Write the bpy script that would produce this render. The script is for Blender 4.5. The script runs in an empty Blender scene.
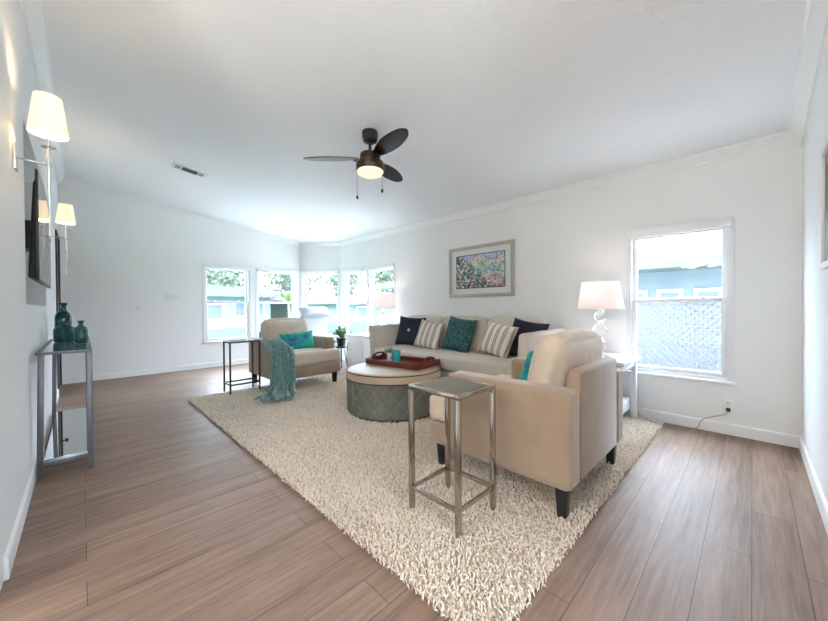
import bpy, bmesh, math, random
import numpy as np
from mathutils import Vector, Matrix
random.seed(7); rng = np.random.default_rng(7)
S = bpy.context.scene
C = S.collection
PI = math.pi

# ------------------------------------------------------------------ camera, world, sun, exposure
H = 1.06
F_PX = 334.76; YAW = 0.780117; PITCH = -0.008627; ROLL = -0.0069587
XB, YA, XL, YR = 3.765, 6.925, -0.232, -0.258      # sofa wall, gable wall, tv wall, right wall
RZ = 0.018                                          # where feet stand on the rug

def vec_cam():
    f = Vector((math.sin(YAW)*math.cos(PITCH), math.cos(YAW)*math.cos(PITCH), math.sin(PITCH)))
    r = Vector((math.cos(YAW), -math.sin(YAW), 0)); u = r.cross(f)
    r2 = r*math.cos(ROLL)+u*math.sin(ROLL); u2 = u*math.cos(ROLL)-r*math.sin(ROLL)
    return r2, u2, f
cam = bpy.data.cameras.new('camera'); co = bpy.data.objects.new('camera', cam); C.objects.link(co)
r_, u_, f_ = vec_cam()
m4 = Matrix((r_, u_, -f_)).transposed().to_4x4(); m4.translation = (0, 0, H)
co.matrix_world = m4
cam.sensor_width = 36; cam.sensor_fit = 'HORIZONTAL'; cam.lens = 36*F_PX/828
cam.clip_start = .02; cam.clip_end = 300
S.camera = co
S.view_settings.view_transform = 'Standard'; S.view_settings.look = 'None'
S.view_settings.gamma = 1; S.view_settings.use_curve_mapping = False
S.view_settings.exposure = 2.15
SKY_STRENGTH = 9.9
w = bpy.data.worlds.new('sky'); S.world = w; w.use_nodes = True
nt = w.node_tree; nt.nodes.clear()
tc = nt.nodes.new('ShaderNodeTexCoord'); sp = nt.nodes.new('ShaderNodeSeparateXYZ')
rp = nt.nodes.new('ShaderNodeValToRGB'); bg = nt.nodes.new('ShaderNodeBackground'); ow = nt.nodes.new('ShaderNodeOutputWorld')
nt.links.new(tc.outputs['Generated'], sp.inputs[0]); nt.links.new(sp.outputs['Z'], rp.inputs[0])
rp.color_ramp.elements[0].position = 0.0; rp.color_ramp.elements[0].color = (.13, .14, .15, 1)
rp.color_ramp.elements[1].position = 0.55; rp.color_ramp.elements[1].color = (.71, .85, 1, 1)
nt.links.new(rp.outputs[0], bg.inputs[0]); bg.inputs[1].default_value = SKY_STRENGTH
nt.links.new(bg.outputs[0], ow.inputs[0])
sun = bpy.data.lights.new('sun', 'SUN'); sun.energy = .8; sun.angle = .02; sun.color = (1, .95, .88)
so = bpy.data.objects.new('sun', sun); C.objects.link(so)
so.rotation_euler = Vector((.45, .5, -.95)).to_track_quat('-Z', 'Y').to_euler()

def portal(center, normal, sx, sy):
    l = bpy.data.lights.new('window_portal', 'AREA'); l.shape = 'RECTANGLE'; l.size = sx; l.size_y = sy
    l.cycles.is_portal = True
    o = bpy.data.objects.new('window_portal', l); C.objects.link(o)
    o.location = center; o.rotation_euler = Vector(normal).to_track_quat('-Z', 'Z').to_euler()

# ------------------------------------------------------------------ materials
def nodes(name):
    m = bpy.data.materials.new(name); m.use_nodes = True
    n = m.node_tree.nodes; return m, m.node_tree, n['Principled BSDF']
def ramp(nt, stops, interp='LINEAR'):
    r = nt.nodes.new('ShaderNodeValToRGB'); r.color_ramp.interpolation = interp
    while len(r.color_ramp.elements) < len(stops): r.color_ramp.elements.new(.5)
    for e, (p, c) in zip(r.color_ramp.elements, stops): e.position = p; e.color = (*c, 1)
    return r
def texco(nt, scale=(1, 1, 1), rot=(0, 0, 0), loc=(0, 0, 0)):
    t = nt.nodes.new('ShaderNodeTexCoord'); mp = nt.nodes.new('ShaderNodeMapping')
    mp.inputs['Scale'].default_value = scale; mp.inputs['Rotation'].default_value = rot; mp.inputs['Location'].default_value = loc
    nt.links.new(t.outputs['Object'], mp.inputs[0]); return mp.outputs[0]
def noise(nt, v, scale, detail=3, rough=.55):
    n = nt.nodes.new('ShaderNodeTexNoise'); n.inputs['Scale'].default_value = scale
    n.inputs['Detail'].default_value = detail; n.inputs['Roughness'].default_value = rough
    nt.links.new(v, n.inputs['Vector']); return n.outputs['Fac']
def bump(nt, b, height, strength=.3, dist=.01):
    n = nt.nodes.new('ShaderNodeBump'); n.inputs['Strength'].default_value = strength; n.inputs['Distance'].default_value = dist
    nt.links.new(height, n.inputs['Height']); nt.links.new(n.outputs[0], b.inputs['Normal'])
def mat(name, col, rough=.6, metal=0, var=0, vscale=8, bmp=0, bscale=60, bdist=.005, sheen=0, spec=None):
    m, nt, b = nodes(name)
    b.inputs['Base Color'].default_value = (*col, 1); b.inputs['Roughness'].default_value = rough; b.inputs['Metallic'].default_value = metal
    if spec is not None: b.inputs['Specular IOR Level'].default_value = spec
    if sheen: b.inputs['Sheen Weight'].default_value = sheen
    v = texco(nt)
    if var:
        r = ramp(nt, [(.3, tuple(c*(1-var) for c in col)), (.7, tuple(min(1, c*(1+var)) for c in col))])
        nt.links.new(noise(nt, v, vscale, 4), r.inputs[0]); nt.links.new(r.outputs[0], b.inputs['Base Color'])
    if bmp: bump(nt, b, noise(nt, v, bscale, 4), bmp, bdist)
    return m
def glassy(name, tint=(1, 1, 1), gloss=.08):
    m, nt, b = nodes(name); nt.nodes.remove(b)
    t = nt.nodes.new('ShaderNodeBsdfTransparent'); t.inputs[0].default_value = (*tint, 1)
    g = nt.nodes.new('ShaderNodeBsdfGlossy'); g.inputs['Roughness'].default_value = .02
    fr = nt.nodes.new('ShaderNodeFresnel'); fr.inputs[0].default_value = 1.3
    mx = nt.nodes.new('ShaderNodeMixShader'); ge = nt.nodes.new('ShaderNodeNewGeometry'); su = nt.nodes.new('ShaderNodeMath'); su.operation = 'SUBTRACT'; su.use_clamp = True
    nt.links.new(fr.outputs[0], su.inputs[0]); nt.links.new(ge.outputs['Backfacing'], su.inputs[1]); nt.links.new(su.outputs[0], mx.inputs[0])
    nt.links.new(t.outputs[0], mx.inputs[1]); nt.links.new(g.outputs[0], mx.inputs[2])
    nt.links.new(mx.outputs[0], nt.nodes['Material Output'].inputs[0]); return m
def glow(name, col, strength, base=(.9, .88, .82)):
    m, nt, b = nodes(name); b.inputs['Base Color'].default_value = (*base, 1); b.inputs['Roughness'].default_value = .7
    b.inputs['Emission Color'].default_value = (*col, 1); b.inputs['Emission Strength'].default_value = strength; return m

M = {}
M['wall'] = mat('wall_paint', (.84, .84, .835), .65, bmp=.12, bscale=90, bdist=.003)
M['ceiling'] = mat('ceiling_texture', (.90, .90, .905), .8, bmp=.35, bscale=38, bdist=.006)
M['trim'] = mat('trim_paint', (.86, .86, .85), .4)
M['vinyl'] = mat('white_vinyl', (.78, .79, .80), .35)
M['glass'] = glassy('window_glass', (.80, .81, .82))
M['shade_cloth'] = mat('roller_cloth', (.84, .84, .85), .6)

def floor_mat():
    m, nt, b = nodes('plank_floor')
    v = texco(nt)
    br = nt.nodes.new('ShaderNodeTexBrick'); nt.links.new(v, br.inputs['Vector'])
    br.inputs['Scale'].default_value = 1; br.inputs['Brick Width'].default_value = 1.22; br.inputs['Row Height'].default_value = .152
    br.inputs['Mortar Size'].default_value = .0013; br.inputs['Mortar Smooth'].default_value = .2
    br.offset = .37; br.offset_frequency = 2
    br.inputs['Color1'].default_value = (0, 0, 0, 1); br.inputs['Color2'].default_value = (1, 1, 1, 1); br.inputs['Mortar'].default_value = (.5, .5, .5, 1)
    st = texco(nt, (1.1, 16, 1)); g = noise(nt, st, 3.0, 8, .65)
    st2 = texco(nt, (.5, 5, 1), loc=(3, 1, 0)); g2 = noise(nt, st2, 2.2, 4, .6)
    add = nt.nodes.new('ShaderNodeMath'); add.operation = 'MULTIPLY_ADD'; nt.links.new(g2, add.inputs[0]); add.inputs[1].default_value = .8
    nt.links.new(g, add.inputs[2])
    add2 = nt.nodes.new('ShaderNodeMath'); add2.operation = 'MULTIPLY_ADD'; nt.links.new(br.outputs['Color'], add2.inputs[0]); add2.inputs[1].default_value = .16
    nt.links.new(add.outputs[0], add2.inputs[2])
    r = ramp(nt, [(.5, (.15, .092, .064)), (.8, (.27, .178, .132)), (.98, (.34, .235, .18))])
    sc = nt.nodes.new('ShaderNodeMath'); sc.operation = 'MULTIPLY'; sc.inputs[1].default_value = .78; nt.links.new(add2.outputs[0], sc.inputs[0])
    nt.links.new(sc.outputs[0], r.inputs[0])
    mx = nt.nodes.new('ShaderNodeMix'); mx.data_type = 'RGBA'; mx.inputs['B'].default_value = (.06, .042, .032, 1)
    nt.links.new(br.outputs['Fac'], mx.inputs['Factor']); nt.links.new(r.outputs[0], mx.inputs['A'])
    nt.links.new(mx.outputs['Result'], b.inputs['Base Color'])
    b.inputs['Roughness'].default_value = .46; b.inputs['Specular IOR Level'].default_value = .28
    bump(nt, b, g, .08, .002); return m
M['floor'] = floor_mat()
BEI = (.335, .236, .155)
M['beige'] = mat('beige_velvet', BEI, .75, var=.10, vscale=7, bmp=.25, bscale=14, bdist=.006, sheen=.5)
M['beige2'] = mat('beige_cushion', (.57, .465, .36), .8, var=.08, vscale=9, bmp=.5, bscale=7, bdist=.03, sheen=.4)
M['sofa'] = mat('oatmeal_linen', (.60, .53, .45), .85, var=.05, vscale=30, bmp=.15, bscale=120, bdist=.002, sheen=.3)
M['black'] = mat('black_wood', (.012, .011, .011), .35)
M['iron'] = mat('dark_bronze_metal', (.035, .032, .03), .4, .6)
M['chrome'] = mat('brushed_nickel', (.50, .45, .40), .13, 1)
M['chrome2'] = mat('polished_chrome', (.72, .71, .70), .12, 1)
M['silver'] = mat('silver_paint', (.15, .15, .16), .4, .5)
M['mirror'] = mat('mirror', (.85, .88, .88), .03, 1)
M['tabletop'] = mat('taupe_stone_top', (.17, .145, .105), .3, var=.15, vscale=14)
M['whitewood'] = mat('white_painted_wood', (.80, .81, .82), .4)
M['navy'] = mat('navy_canvas', (.008, .011, .028), .85, var=.2, vscale=40, bmp=.2, bscale=140, bdist=.002)
M['button'] = mat('pearl_button', (.7, .7, .7), .3)
M['cherry'] = mat('cherry_wood', (.13, .022, .014), .28, var=.35, vscale=12)
M['tealceramic'] = mat('turquoise_ceramic', (.02, .36, .38), .3, var=.15, vscale=20)
M['leaf'] = mat('green_leaf', (.06, .16, .045), .5, var=.35, vscale=30)
M['succ'] = mat('succulent_green', (.16, .24, .09), .5, var=.5, vscale=60)
M['paleplaster'] = mat('pale_pot', (.72, .62, .56), .6)
M['whiteplastic'] = mat('white_plastic', (.82, .82, .80), .4)
M['darkslot'] = mat('dark_slot', (.02, .02, .02), .6)
M['bronze'] = mat('fan_bronze', (.065, .044, .03), .35, .75)
M['blade'] = mat('fan_blade_espresso', (.010, .008, .007), .22, var=.3, vscale=6, spec=.35)
M['crystal'] = mat('crystal', (.97, .98, .98), .0); M['crystal'].node_tree.nodes['Principled BSDF'].inputs['Transmission Weight'].default_value = 1
M['tealglass'] = None

def tealglass():
    m, nt, b = nodes('teal_glass')
    v = texco(nt, (1, 1, .6)); vo = nt.nodes.new('ShaderNodeTexVoronoi'); vo.inputs['Scale'].default_value = 60; nt.links.new(v, vo.inputs['Vector'])
    r = ramp(nt, [(.1, (.006, .045, .055)), (.6, (.015, .11, .125))]); nt.links.new(vo.outputs['Distance'], r.inputs[0])
    nt.links.new(r.outputs[0], b.inputs['Base Color']); b.inputs['Roughness'].default_value = .12
    b.inputs['Transmission Weight'].default_value = .25; bump(nt, b, vo.outputs['Distance'], .5, .004); return m
M['tealglass'] = tealglass()
def stripes():
    m, nt, b = nodes('striped_linen')
    v = texco(nt); s = nt.nodes.new('ShaderNodeSeparateXYZ'); nt.links.new(v, s.inputs[0])
    a = nt.nodes.new('ShaderNodeMath'); a.operation = 'MULTIPLY_ADD'; a.inputs[1].default_value = 11.5; a.inputs[2].default_value = 20.25; nt.links.new(s.outputs['X'], a.inputs[0])
    f = nt.nodes.new('ShaderNodeMath'); f.operation = 'FRACT'; nt.links.new(a.outputs[0], f.inputs[0])
    cr, tan, ln = (.70, .66, .58), (.42, .33, .25), (.27, .20, .15)
    r = ramp(nt, [(0, cr), (.30, tan), (.36, ln), (.42, tan), (.50, cr), (.56, tan), (.64, ln), (.70, tan), (.78, cr)], 'CONSTANT')
    nt.links.new(f.outputs[0], r.inputs[0]); nt.links.new(r.outputs[0], b.inputs['Base Color']); b.inputs['Roughness'].default_value = .85
    bump(nt, b, noise(nt, v, 120), .2, .002); return m
M['stripe'] = stripes()
def speckle(name, stops, scale, detail=4, warp=0):
    m, nt, b = nodes(name); v = texco(nt)
    r = ramp(nt, stops); nt.links.new(noise(nt, v, scale, detail, .7), r.inputs[0]); nt.links.new(r.outputs[0], b.inputs['Base Color'])
    b.inputs['Roughness'].default_value = .7; return m
M['tealspeckle'] = speckle('teal_chenille', [(.38, (.004, .032, .042)), (.5, (.01, .075, .085)), (.58, (.025, .12, .125)), (.68, (.12, .27, .26))], 48, 2)
M['marbled'] = speckle('sea_marble_print', [(.30, (.005, .03, .12)), (.42, (.01, .16, .26)), (.52, (.01, .32, .30)), (.62, (.02, .40, .30)), (.74, (.25, .58, .52))], 7, 5)
M['throw'] = mat('seafoam_chenille', (.135, .27, .25), .95, var=.45, vscale=45, bmp=.9, bscale=70, bdist=.012, sheen=.5)
M['rug'] = mat('rug_backing', (.55, .45, .37), .95, var=.2, vscale=60)
def pile_mat():
    m, nt, b = nodes('shag_yarn'); v = texco(nt)
    r = ramp(nt, [(.28, (.66, .50, .38)), (.48, (.92, .79, .65)), (.7, (.97, .91, .82))]); nt.links.new(noise(nt, v, 55, 2), r.inputs[0])
    nt.links.new(r.outputs[0], b.inputs['Base Color']); b.inputs['Roughness'].default_value = .9; return m
M['pile'] = pile_mat()
def quilt():
    m, nt, b = nodes('quilted_sage_fabric')
    v = texco(nt); s = nt.nodes.new('ShaderNodeSeparateXYZ'); nt.links.new(v, s.inputs[0])
    at = nt.nodes.new('ShaderNodeMath'); at.operation = 'ARCTAN2'; nt.links.new(s.outputs['Y'], at.inputs[0]); nt.links.new(s.outputs['X'], at.inputs[1])
    def line(k):
        a = nt.nodes.new('ShaderNodeMath'); a.operation = 'MULTIPLY_ADD'; a.inputs[1].default_value = 20/(2*PI); nt.links.new(at.outputs[0], a.inputs[0])
        z = nt.nodes.new('ShaderNodeMath'); z.operation = 'MULTIPLY'; z.inputs[1].default_value = k*5.6; nt.links.new(s.outputs['Z'], z.inputs[0]); nt.links.new(z.outputs[0], a.inputs[2])
        f = nt.nodes.new('ShaderNodeMath'); f.operation = 'PINGPONG'; f.inputs[1].default_value = .5; nt.links.new(a.outputs[0], f.inputs[0]); return f.outputs[0]
    mn = nt.nodes.new('ShaderNodeMath'); mn.operation = 'MINIMUM'; nt.links.new(line(1), mn.inputs[0]); nt.links.new(line(-1), mn.inputs[1])
    r = ramp(nt, [(.01, (.25, .25, .21)), (.035, (.15, .15, .125)), (.5, (.16, .16, .135))]); nt.links.new(mn.outputs[0], r.inputs[0])
    nt.links.new(r.outputs[0], b.inputs['Base Color']); b.inputs['Roughness'].default_value = .7
    r2 = ramp(nt, [(0, (0, 0, 0)), (.12, (.6, .6, .6)), (.5, (1, 1, 1))]); nt.links.new(mn.outputs[0], r2.inputs[0]); bump(nt, b, r2.outputs[0], .6, .01); return m
M['quilt'] = quilt()
M['cream'] = mat('cream_leather', (.50, .375, .26), .4, var=.05)
M['cord_piping'] = mat('dark_piping', (.05, .045, .04), .6)

# ------------------------------------------------------------------ mesh helpers
class MB:
    def __init__(s): s.bm = bmesh.new()
    def _merge(s, b2):
        me = bpy.data.meshes.new('tmp'); b2.to_mesh(me); b2.free(); s.bm.from_mesh(me); bpy.data.meshes.remove(me); return s
    def box(s, lo, hi, bev=0, seg=2, mtx=None, taper=None):
        b = bmesh.new(); bmesh.ops.create_cube(b, size=1)
        lo, hi = Vector(lo), Vector(hi); c = (lo+hi)/2; d = hi-lo
        for v in b.verts:
            k = 1
            if taper is not None and v.co.z < 0: k = taper
            v.co = Vector((v.co.x*d.x*k, v.co.y*d.y*k, v.co.z*d.z))+c
        if bev: bmesh.ops.bevel(b, geom=b.edges[:], offset=bev, segments=seg, profile=.5, affect='EDGES')
        if mtx: b.transform(mtx)
        return s._merge(b)
    def lathe(s, prof, center=(0, 0, 0), seg=32, mtx=None):
        b = bmesh.new(); rings = []
        for r, z in prof:
            if r < 1e-5: rings.append([b.verts.new((0, 0, z))])
            else: rings.append([b.verts.new((r*math.cos(2*PI*k/seg), r*math.sin(2*PI*k/seg), z)) for k in range(seg)])
        for a, c in zip(rings, rings[1:]):
            for k in range(seg):
                q = (k+1) % seg
                if len(a) == 1 and len(c) == 1: continue
                if len(a) == 1: b.faces.new((a[0], c[k], c[q]))
                elif len(c) == 1: b.faces.new((a[k], a[q], c[0]))
                else: b.faces.new((a[k], a[q], c[q], c[k]))
        for rr in (rings[0], rings[-1]):
            if len(rr) > 1: b.faces.new(rr)
        bmesh.ops.recalc_face_normals(b, faces=b.faces[:])
        if mtx: b.transform(mtx)
        b.transform(Matrix.Translation(center)); return s._merge(b)
    def tube(s, pts, r, seg=8, cap=True):
        pts = [Vector(p) for p in pts]; n = len(pts); rs = r if isinstance(r, (list, tuple)) else [r]*n
        b = bmesh.new(); rings = []; prev = None
        for i, p in enumerate(pts):
            t = (pts[min(i+1, n-1)]-pts[max(i-1, 0)]).normalized()
            if prev is None: x = t.orthogonal().normalized()
            else: x = (prev-t*prev.dot(t)).normalized()
            prev = x; y = t.cross(x)
            rings.append([b.verts.new(p+(x*math.cos(2*PI*k/seg)+y*math.sin(2*PI*k/seg))*rs[i]) for k in range(seg)])
        for a, c in zip(rings, rings[1:]):
            for k in range(seg): b.faces.new((a[k], a[(k+1) % seg], c[(k+1) % seg], c[k]))
        if cap: b.faces.new(rings[0][::-1]); b.faces.new(rings[-1])
        bmesh.ops.recalc_face_normals(b, faces=b.faces[:]); return s._merge(b)
    def prism(s, poly, axis, a0, a1, bev=0):      # poly: 2-D outline in the two other axes (cyclic order x,y,z without axis)
        b = bmesh.new()
        def P(p, a):
            q = list(p); q.insert(axis, a); return q
        lo = [b.verts.new(P(p, a0)) for p in poly]; hi = [b.verts.new(P(p, a1)) for p in poly]
        b.faces.new(lo); b.faces.new(hi[::-1])
        for k in range(len(poly)): b.faces.new((lo[k], lo[(k+1) % len(poly)], hi[(k+1) % len(poly)], hi[k]))
        bmesh.ops.recalc_face_normals(b, faces=b.faces[:])
        if bev: bmesh.ops.bevel(b, geom=b.edges[:], offset=bev, segments=2, profile=.5, affect='EDGES')
        return s._merge(b)
    def soft(s, lo, hi, r=.04, bulge=(0, 0, 0), n=14, mtx=None, crease=0):   # a rounded, slightly stuffed box
        lo, hi = Vector(lo), Vector(hi); c = (lo+hi)/2; h = (hi-lo)/2
        b = bmesh.new(); idx = {}
        ts = [math.sin((i/n-.5)*PI) for i in range(n+1)]
        ts = [.55*t+.45*(2*i/n-1) for i, t in enumerate(ts)]
        def vert(i, j, k):
            if (i, j, k) in idx: return idx[i, j, k]
            p = Vector((ts[i], ts[j], ts[k])); q = Vector([p[a]*h[a] for a in range(3)])
            core = Vector([max(-(h[a]-r), min(h[a]-r, q[a])) for a in range(3)])
            d = q-core
            if d.length > 1e-9: q = core+d.normalized()*min(r, max(abs(x) for x in d) if False else r)
            for a in range(3):
                o1, o2 = (a+1) % 3, (a+2) % 3
                q[a] += bulge[a]*(1-p[o1]**2)*(1-p[o2]**2)*(1 if p[a] > 0 else -1)*min(1, abs(p[a])*1.0)
            v = b.verts.new(q+c); idx[i, j, k] = v; return v
        R = range(n)
        for i in R:
            for j in R:
                for a, val in ((0, 0), (0, n), (1, 0), (1, n), (2, 0), (2, n)):
                    def g(u, v_):
                        t = [u, v_]; t.insert(a, val); return vert(*t)
                    b.faces.new((g(i, j), g(i+1, j), g(i+1, j+1), g(i, j+1)))
        bmesh.ops.recalc_face_normals(b, faces=b.faces[:])
        if mtx: b.transform(mtx)
        return s._merge(b)
    def pillow(s, w, h, t, n=22, mtx=None, seed=0):
        rr = random.Random(seed); b = bmesh.new(); ph = [rr.uniform(0, 6) for _ in range(4)]
        def pt(i, j, sgn):
            u, v = 2*i/n-1, 2*j/n-1
            x = w/2*u*(1-.09*(1-v*v)**1.0*abs(u)); y = h/2*v*(1-.09*(1-u*u)*abs(v))
            k = max(0, (1-u**4)*(1-v**4))**.55
            z = t/2*k*(1+.07*math.sin(3*u+ph[0])*math.sin(2.4*v+ph[1]))
            return Vector((x, y, sgn*z))
        top = [[b.verts.new(pt(i, j, 1)) for j in range(n+1)] for i in range(n+1)]
        bot = [[top[i][j] if i in (0, n) or j in (0, n) else b.verts.new(pt(i, j, -1)) for j in range(n+1)] for i in range(n+1)]
        for g in (top, bot):
            for i in range(n):
                for j in range(n): b.faces.new((g[i][j], g[i+1][j], g[i+1][j+1], g[i][j+1]))
        bmesh.ops.recalc_face_normals(b, faces=b.faces[:])
        if mtx: b.transform(mtx)
        return s._merge(b)
    def build(s, name, m, parent=None, smooth=True, loc=None, angle=40):
        me = bpy.data.meshes.new(name); s.bm.to_mesh(me); s.bm.free()
        if smooth:
            for p in me.polygons: p.use_smooth = True
            try: me.set_sharp_from_angle(angle=math.radians(angle))
            except Exception: pass
        me.materials.append(m)
        o = bpy.data.objects.new(name, me); C.objects.link(o)
        if parent: o.parent = parent
        if loc: o.location = loc
        return o
def tag(o, label=None, cat=None, group=None, kind=None):
    if label: o['label'] = label
    if cat: o['category'] = cat
    if group: o['group'] = group
    if kind: o['kind'] = kind
    return o
def thing(name, label, cat, loc=(0, 0, 0), rz=0, group=None):
    o = bpy.data.objects.new(name, None); C.objects.link(o); o.location = loc; o.rotation_euler = (0, 0, rz); o.empty_display_size = .1
    return tag(o, label, cat, group)
def copy_tree(o, loc, rz, label=None, parent=None):
    def rec(src, par):
        c = src.copy(); C.objects.link(c)
        if par: c.parent = par
        for ch in src.children: rec(ch, c)
        return c
    c = rec(o, parent); c.location = loc; c.rotation_euler = (0, 0, rz)
    if label: c['label'] = label
    return c
def struct(name, mb, m, parent=None, smooth=False):
    o = mb.build(name, m, parent, smooth)
    if not parent: o['kind'] = 'structure'
    return o

# ------------------------------------------------------------------ room shell
def ceil_z(x, y):
    return 2.335+.135*(XB-max(x, XL))+.011*max(y, 0)
DX0, DY0 = 3.364, YA            # the clipped corner: from the gable wall ...
DX1, DY1 = XB, 5.93             # ... to the sofa wall
EX, EY = -4.2, -3.4             # the open-plan space behind the camera
b = MB(); b.box((EX, EY, -.12), (XB+.14, YA+.14, 0)); struct('floor', b, M['floor'])

def sheet(pts_fn, xs, ys, thick):
    b = bmesh.new(); g = [[b.verts.new(pts_fn(x, y)) for y in ys] for x in xs]
    g2 = [[b.verts.new(Vector(pts_fn(x, y))+Vector((0, 0, thick))) for y in ys] for x in xs]
    nx, ny = len(xs), len(ys)
    for i in range(nx-1):
        for j in range(ny-1):
            b.faces.new((g[i][j], g[i][j+1], g[i+1][j+1], g[i+1][j])); b.faces.new((g2[i][j], g2[i+1][j], g2[i+1][j+1], g2[i][j+1]))
    for i in range(nx-1):
        for j in (0, ny-1): b.faces.new((g[i][j], g[i+1][j], g2[i+1][j], g2[i][j]))
    for j in range(ny-1):
        for i in (0, nx-1): b.faces.new((g[i][j], g[i][j+1], g2[i][j+1], g2[i][j]))
    bmesh.ops.recalc_face_normals(b, faces=b.faces[:]); m = MB(); m._merge(b); return m
ob = struct('ceiling', sheet(lambda x, y: (x, y, ceil_z(x, y)), [EX, XL, 1.2, 2.5, XB+.5], [EY, -.26, 0, 2, 4, 6, YA+.5], .12), M['ceiling'])

def wall(name, p0, p1, out, openings=(), t=.12, ztop=3.1, z0=-.1):
    """wall along p0->p1 (inner face), thickness towards out; openings (u0,u1,z0,z1)"""
    p0, p1 = Vector((*p0, 0)), Vector((*p1, 0)); L = (p1-p0).length; ax = (p1-p0)/L; out = Vector((*out, 0)).normalized()
    us = sorted({0, L, *[o[0] for o in openings], *[o[1] for o in openings]}); zs = sorted({z0, ztop, *[o[2] for o in openings], *[o[3] for o in openings]})
    mt = Matrix((ax, out, Vector((0, 0, 1)))).transposed().to_4x4(); mt.translation = p0
    b = bmesh.new(); cells = {}
    for i in range(len(us)-1):
        for k in range(len(zs)-1):
            uc, zc = (us[i]+us[i+1])/2, (zs[k]+zs[k+1])/2
            cells[i, k] = not any(o[0] < uc < o[1] and o[2] < zc < o[3] for o in openings)
    V = {}
    def v(i, k, d):
        if (i, k, d) not in V: V[i, k, d] = b.verts.new((us[i], t*d, zs[k]))
        return V[i, k, d]
    for (i, k), solid in cells.items():
        if not solid: continue
        for d in (0, 1): b.faces.new((v(i, k, d), v(i+1, k, d), v(i+1, k+1, d), v(i, k+1, d)))
        for (di, dk, e) in ((-1, 0, ((i, k), (i, k+1))), (1, 0, ((i+1, k), (i+1, k+1))), (0, -1, ((i, k), (i+1, k))), (0, 1, ((i, k+1), (i+1, k+1)))):
            if not cells.get((i+di, k+dk), False):
                (a, c), (e_, f) = e; b.faces.new((v(a, c, 0), v(e_, f, 0), v(e_, f, 1), v(a, c, 1)))
    bmesh.ops.recalc_face_normals(b, faces=b.faces[:]); b.transform(mt)
    m = MB(); m._merge(b); o = m.build(name, M['wall'], None, False); o['kind'] = 'structure'
    return mt
WT = .12
zA0, zA1 = .46, 1.86
A_WINS = [(1.54, 2.335), (2.45, 3.275)]
mtA = wall('wall_far', (XL-.12, YA), (DX0, YA), (0, 1), [(a-(XL-.12), c-(XL-.12), zA0, zA1) for a, c in A_WINS])
ddx, ddy = DX1-DX0, DY1-DY0; dl = math.hypot(ddx, ddy)
mtD = wall('wall_corner', (DX0, DY0), (DX1, DY1), (-ddy, ddx), [(.07, dl-.06, zA0, zA1-.02)])
B_PAIR = [(4.27, 5.01), (5.03, 5.83)]
BW = (.112, .852)
zb0, zb1 = .43, 1.765
L_B = DY1-(-.4)
mtB = wall('wall_sofa', (XB, DY1), (XB, -.4), (1, 0), [(DY1-c, DY1-a, .46, 1.80) for a, c in B_PAIR]+[(DY1-BW[1], DY1-BW[0], zb0, zb1)])
wall('wall_right', (XB+.12, YR), (1.15, YR), (0, -1))
NY0, NY1, NZ0, NZ1 = 2.955, 4.47, 1.095, 2.17      # recess for the television
mtL = wall('wall_left', (XL, 1.9), (XL, YA), (-1, 0), [(NY0-1.9, NY1-1.9, NZ0, NZ1), (6.02-1.9, 6.84-1.9, -.1, 2.06)])
b = MB(); b.box((XL-.16, NY0-.03, NZ0-.03), (XL-.1215, NY1+.03, NZ1+.03)); struct('trim_1', b, M['wall'])
# open-plan space behind the camera, its unseen back-wall opening added for fill light
wall('wall_kitchen', (XL-.12, 1.9), (EX, 1.9), (0, 1), [])
wall('wall_dining', (EX, 1.9), (EX, EY), (-1, 0), [])
wall('wall_back', (EX, EY), (1.27, EY), (0, -1), [(2.9, 4.6, .5, 2.2)])
wall('wall_hall', (1.15, EY), (1.15, YR-.12), (1, 0))
portal((EX+3.75, EY-.05, 1.35), (0, 1, 0), 1.7, 1.7)
portal((XB+.13, .48, 1.1), (-1, 0, 0), .75, 1.34)
portal((XB+.13, 5.05, 1.13), (-1, 0, 0), 1.6, 1.36)
portal((2.4, YA+.13, 1.16), (0, -1, 0), 1.8, 1.42)
portal(((DX0+DX1)/2+.12, (DY0+DY1)/2+.05, 1.16), (-.93, -.37, 0), .95, 1.4)

def run(name, p0, p1, inward, prof, m=None):
    """trim profile [(depth, dz)] swept from p0 to p1 (3-D), depth along inward"""
    p0, p1, n = Vector(p0), Vector(p1), Vector((*inward, 0)).normalized()
    b = bmesh.new(); A = [b.verts.new(p0+n*d+Vector((0, 0, z))) for d, z in prof]; B = [b.verts.new(p1+n*d+Vector((0, 0, z))) for d, z in prof]
    for k in range(len(prof)):
        q = (k+1) % len(prof); b.faces.new((A[k], A[q], B[q], B[k]))
    b.faces.new(A); b.faces.new(B[::-1]); bmesh.ops.recalc_face_normals(b, faces=b.faces[:])
    mb = MB(); mb._merge(b); return struct(name, mb, m or M['trim'])
BASE = [(0, 0), (.014, 0), (.014, .078), (.010, .088), (0, .09)]
run('baseboard_sofa', (XB, DY1, 0), (XB, YR, 0), (-1, 0), BASE)
run('baseboard_far', (XL, YA, 0), (DX0, YA, 0), (0, -1), BASE)
run('baseboard_corner', (DX0, DY0, 0), (DX1, DY1, 0), (ddy, -ddx), BASE)
run('baseboard_right', (XB, YR, 0), (1.15, YR, 0), (0, 1), BASE)
run('baseboard_left', (XL, 2.06, 0), (XL, 6.0, 0), (1, 0), BASE)
CROWN = [(0, .01), (.062, .01), (.062, -.012), (.052, -.018), (.038, -.04), (.018, -.062), (.012, -.07), (.012, -.084), (0, -.084)]
cz = lambda x, y: (x, y, ceil_z(x, y)-.002)
run('trim_2', cz(XB, DY1+.02), cz(XB, YR), (-1, 0), CROWN)
run('trim_3', cz(XL, YA), cz(DX0+.02, YA), (0, -1), CROWN)
run('trim_4', cz(DX0, DY0), cz(DX1, DY1), (ddy, -ddx), CROWN)
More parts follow.
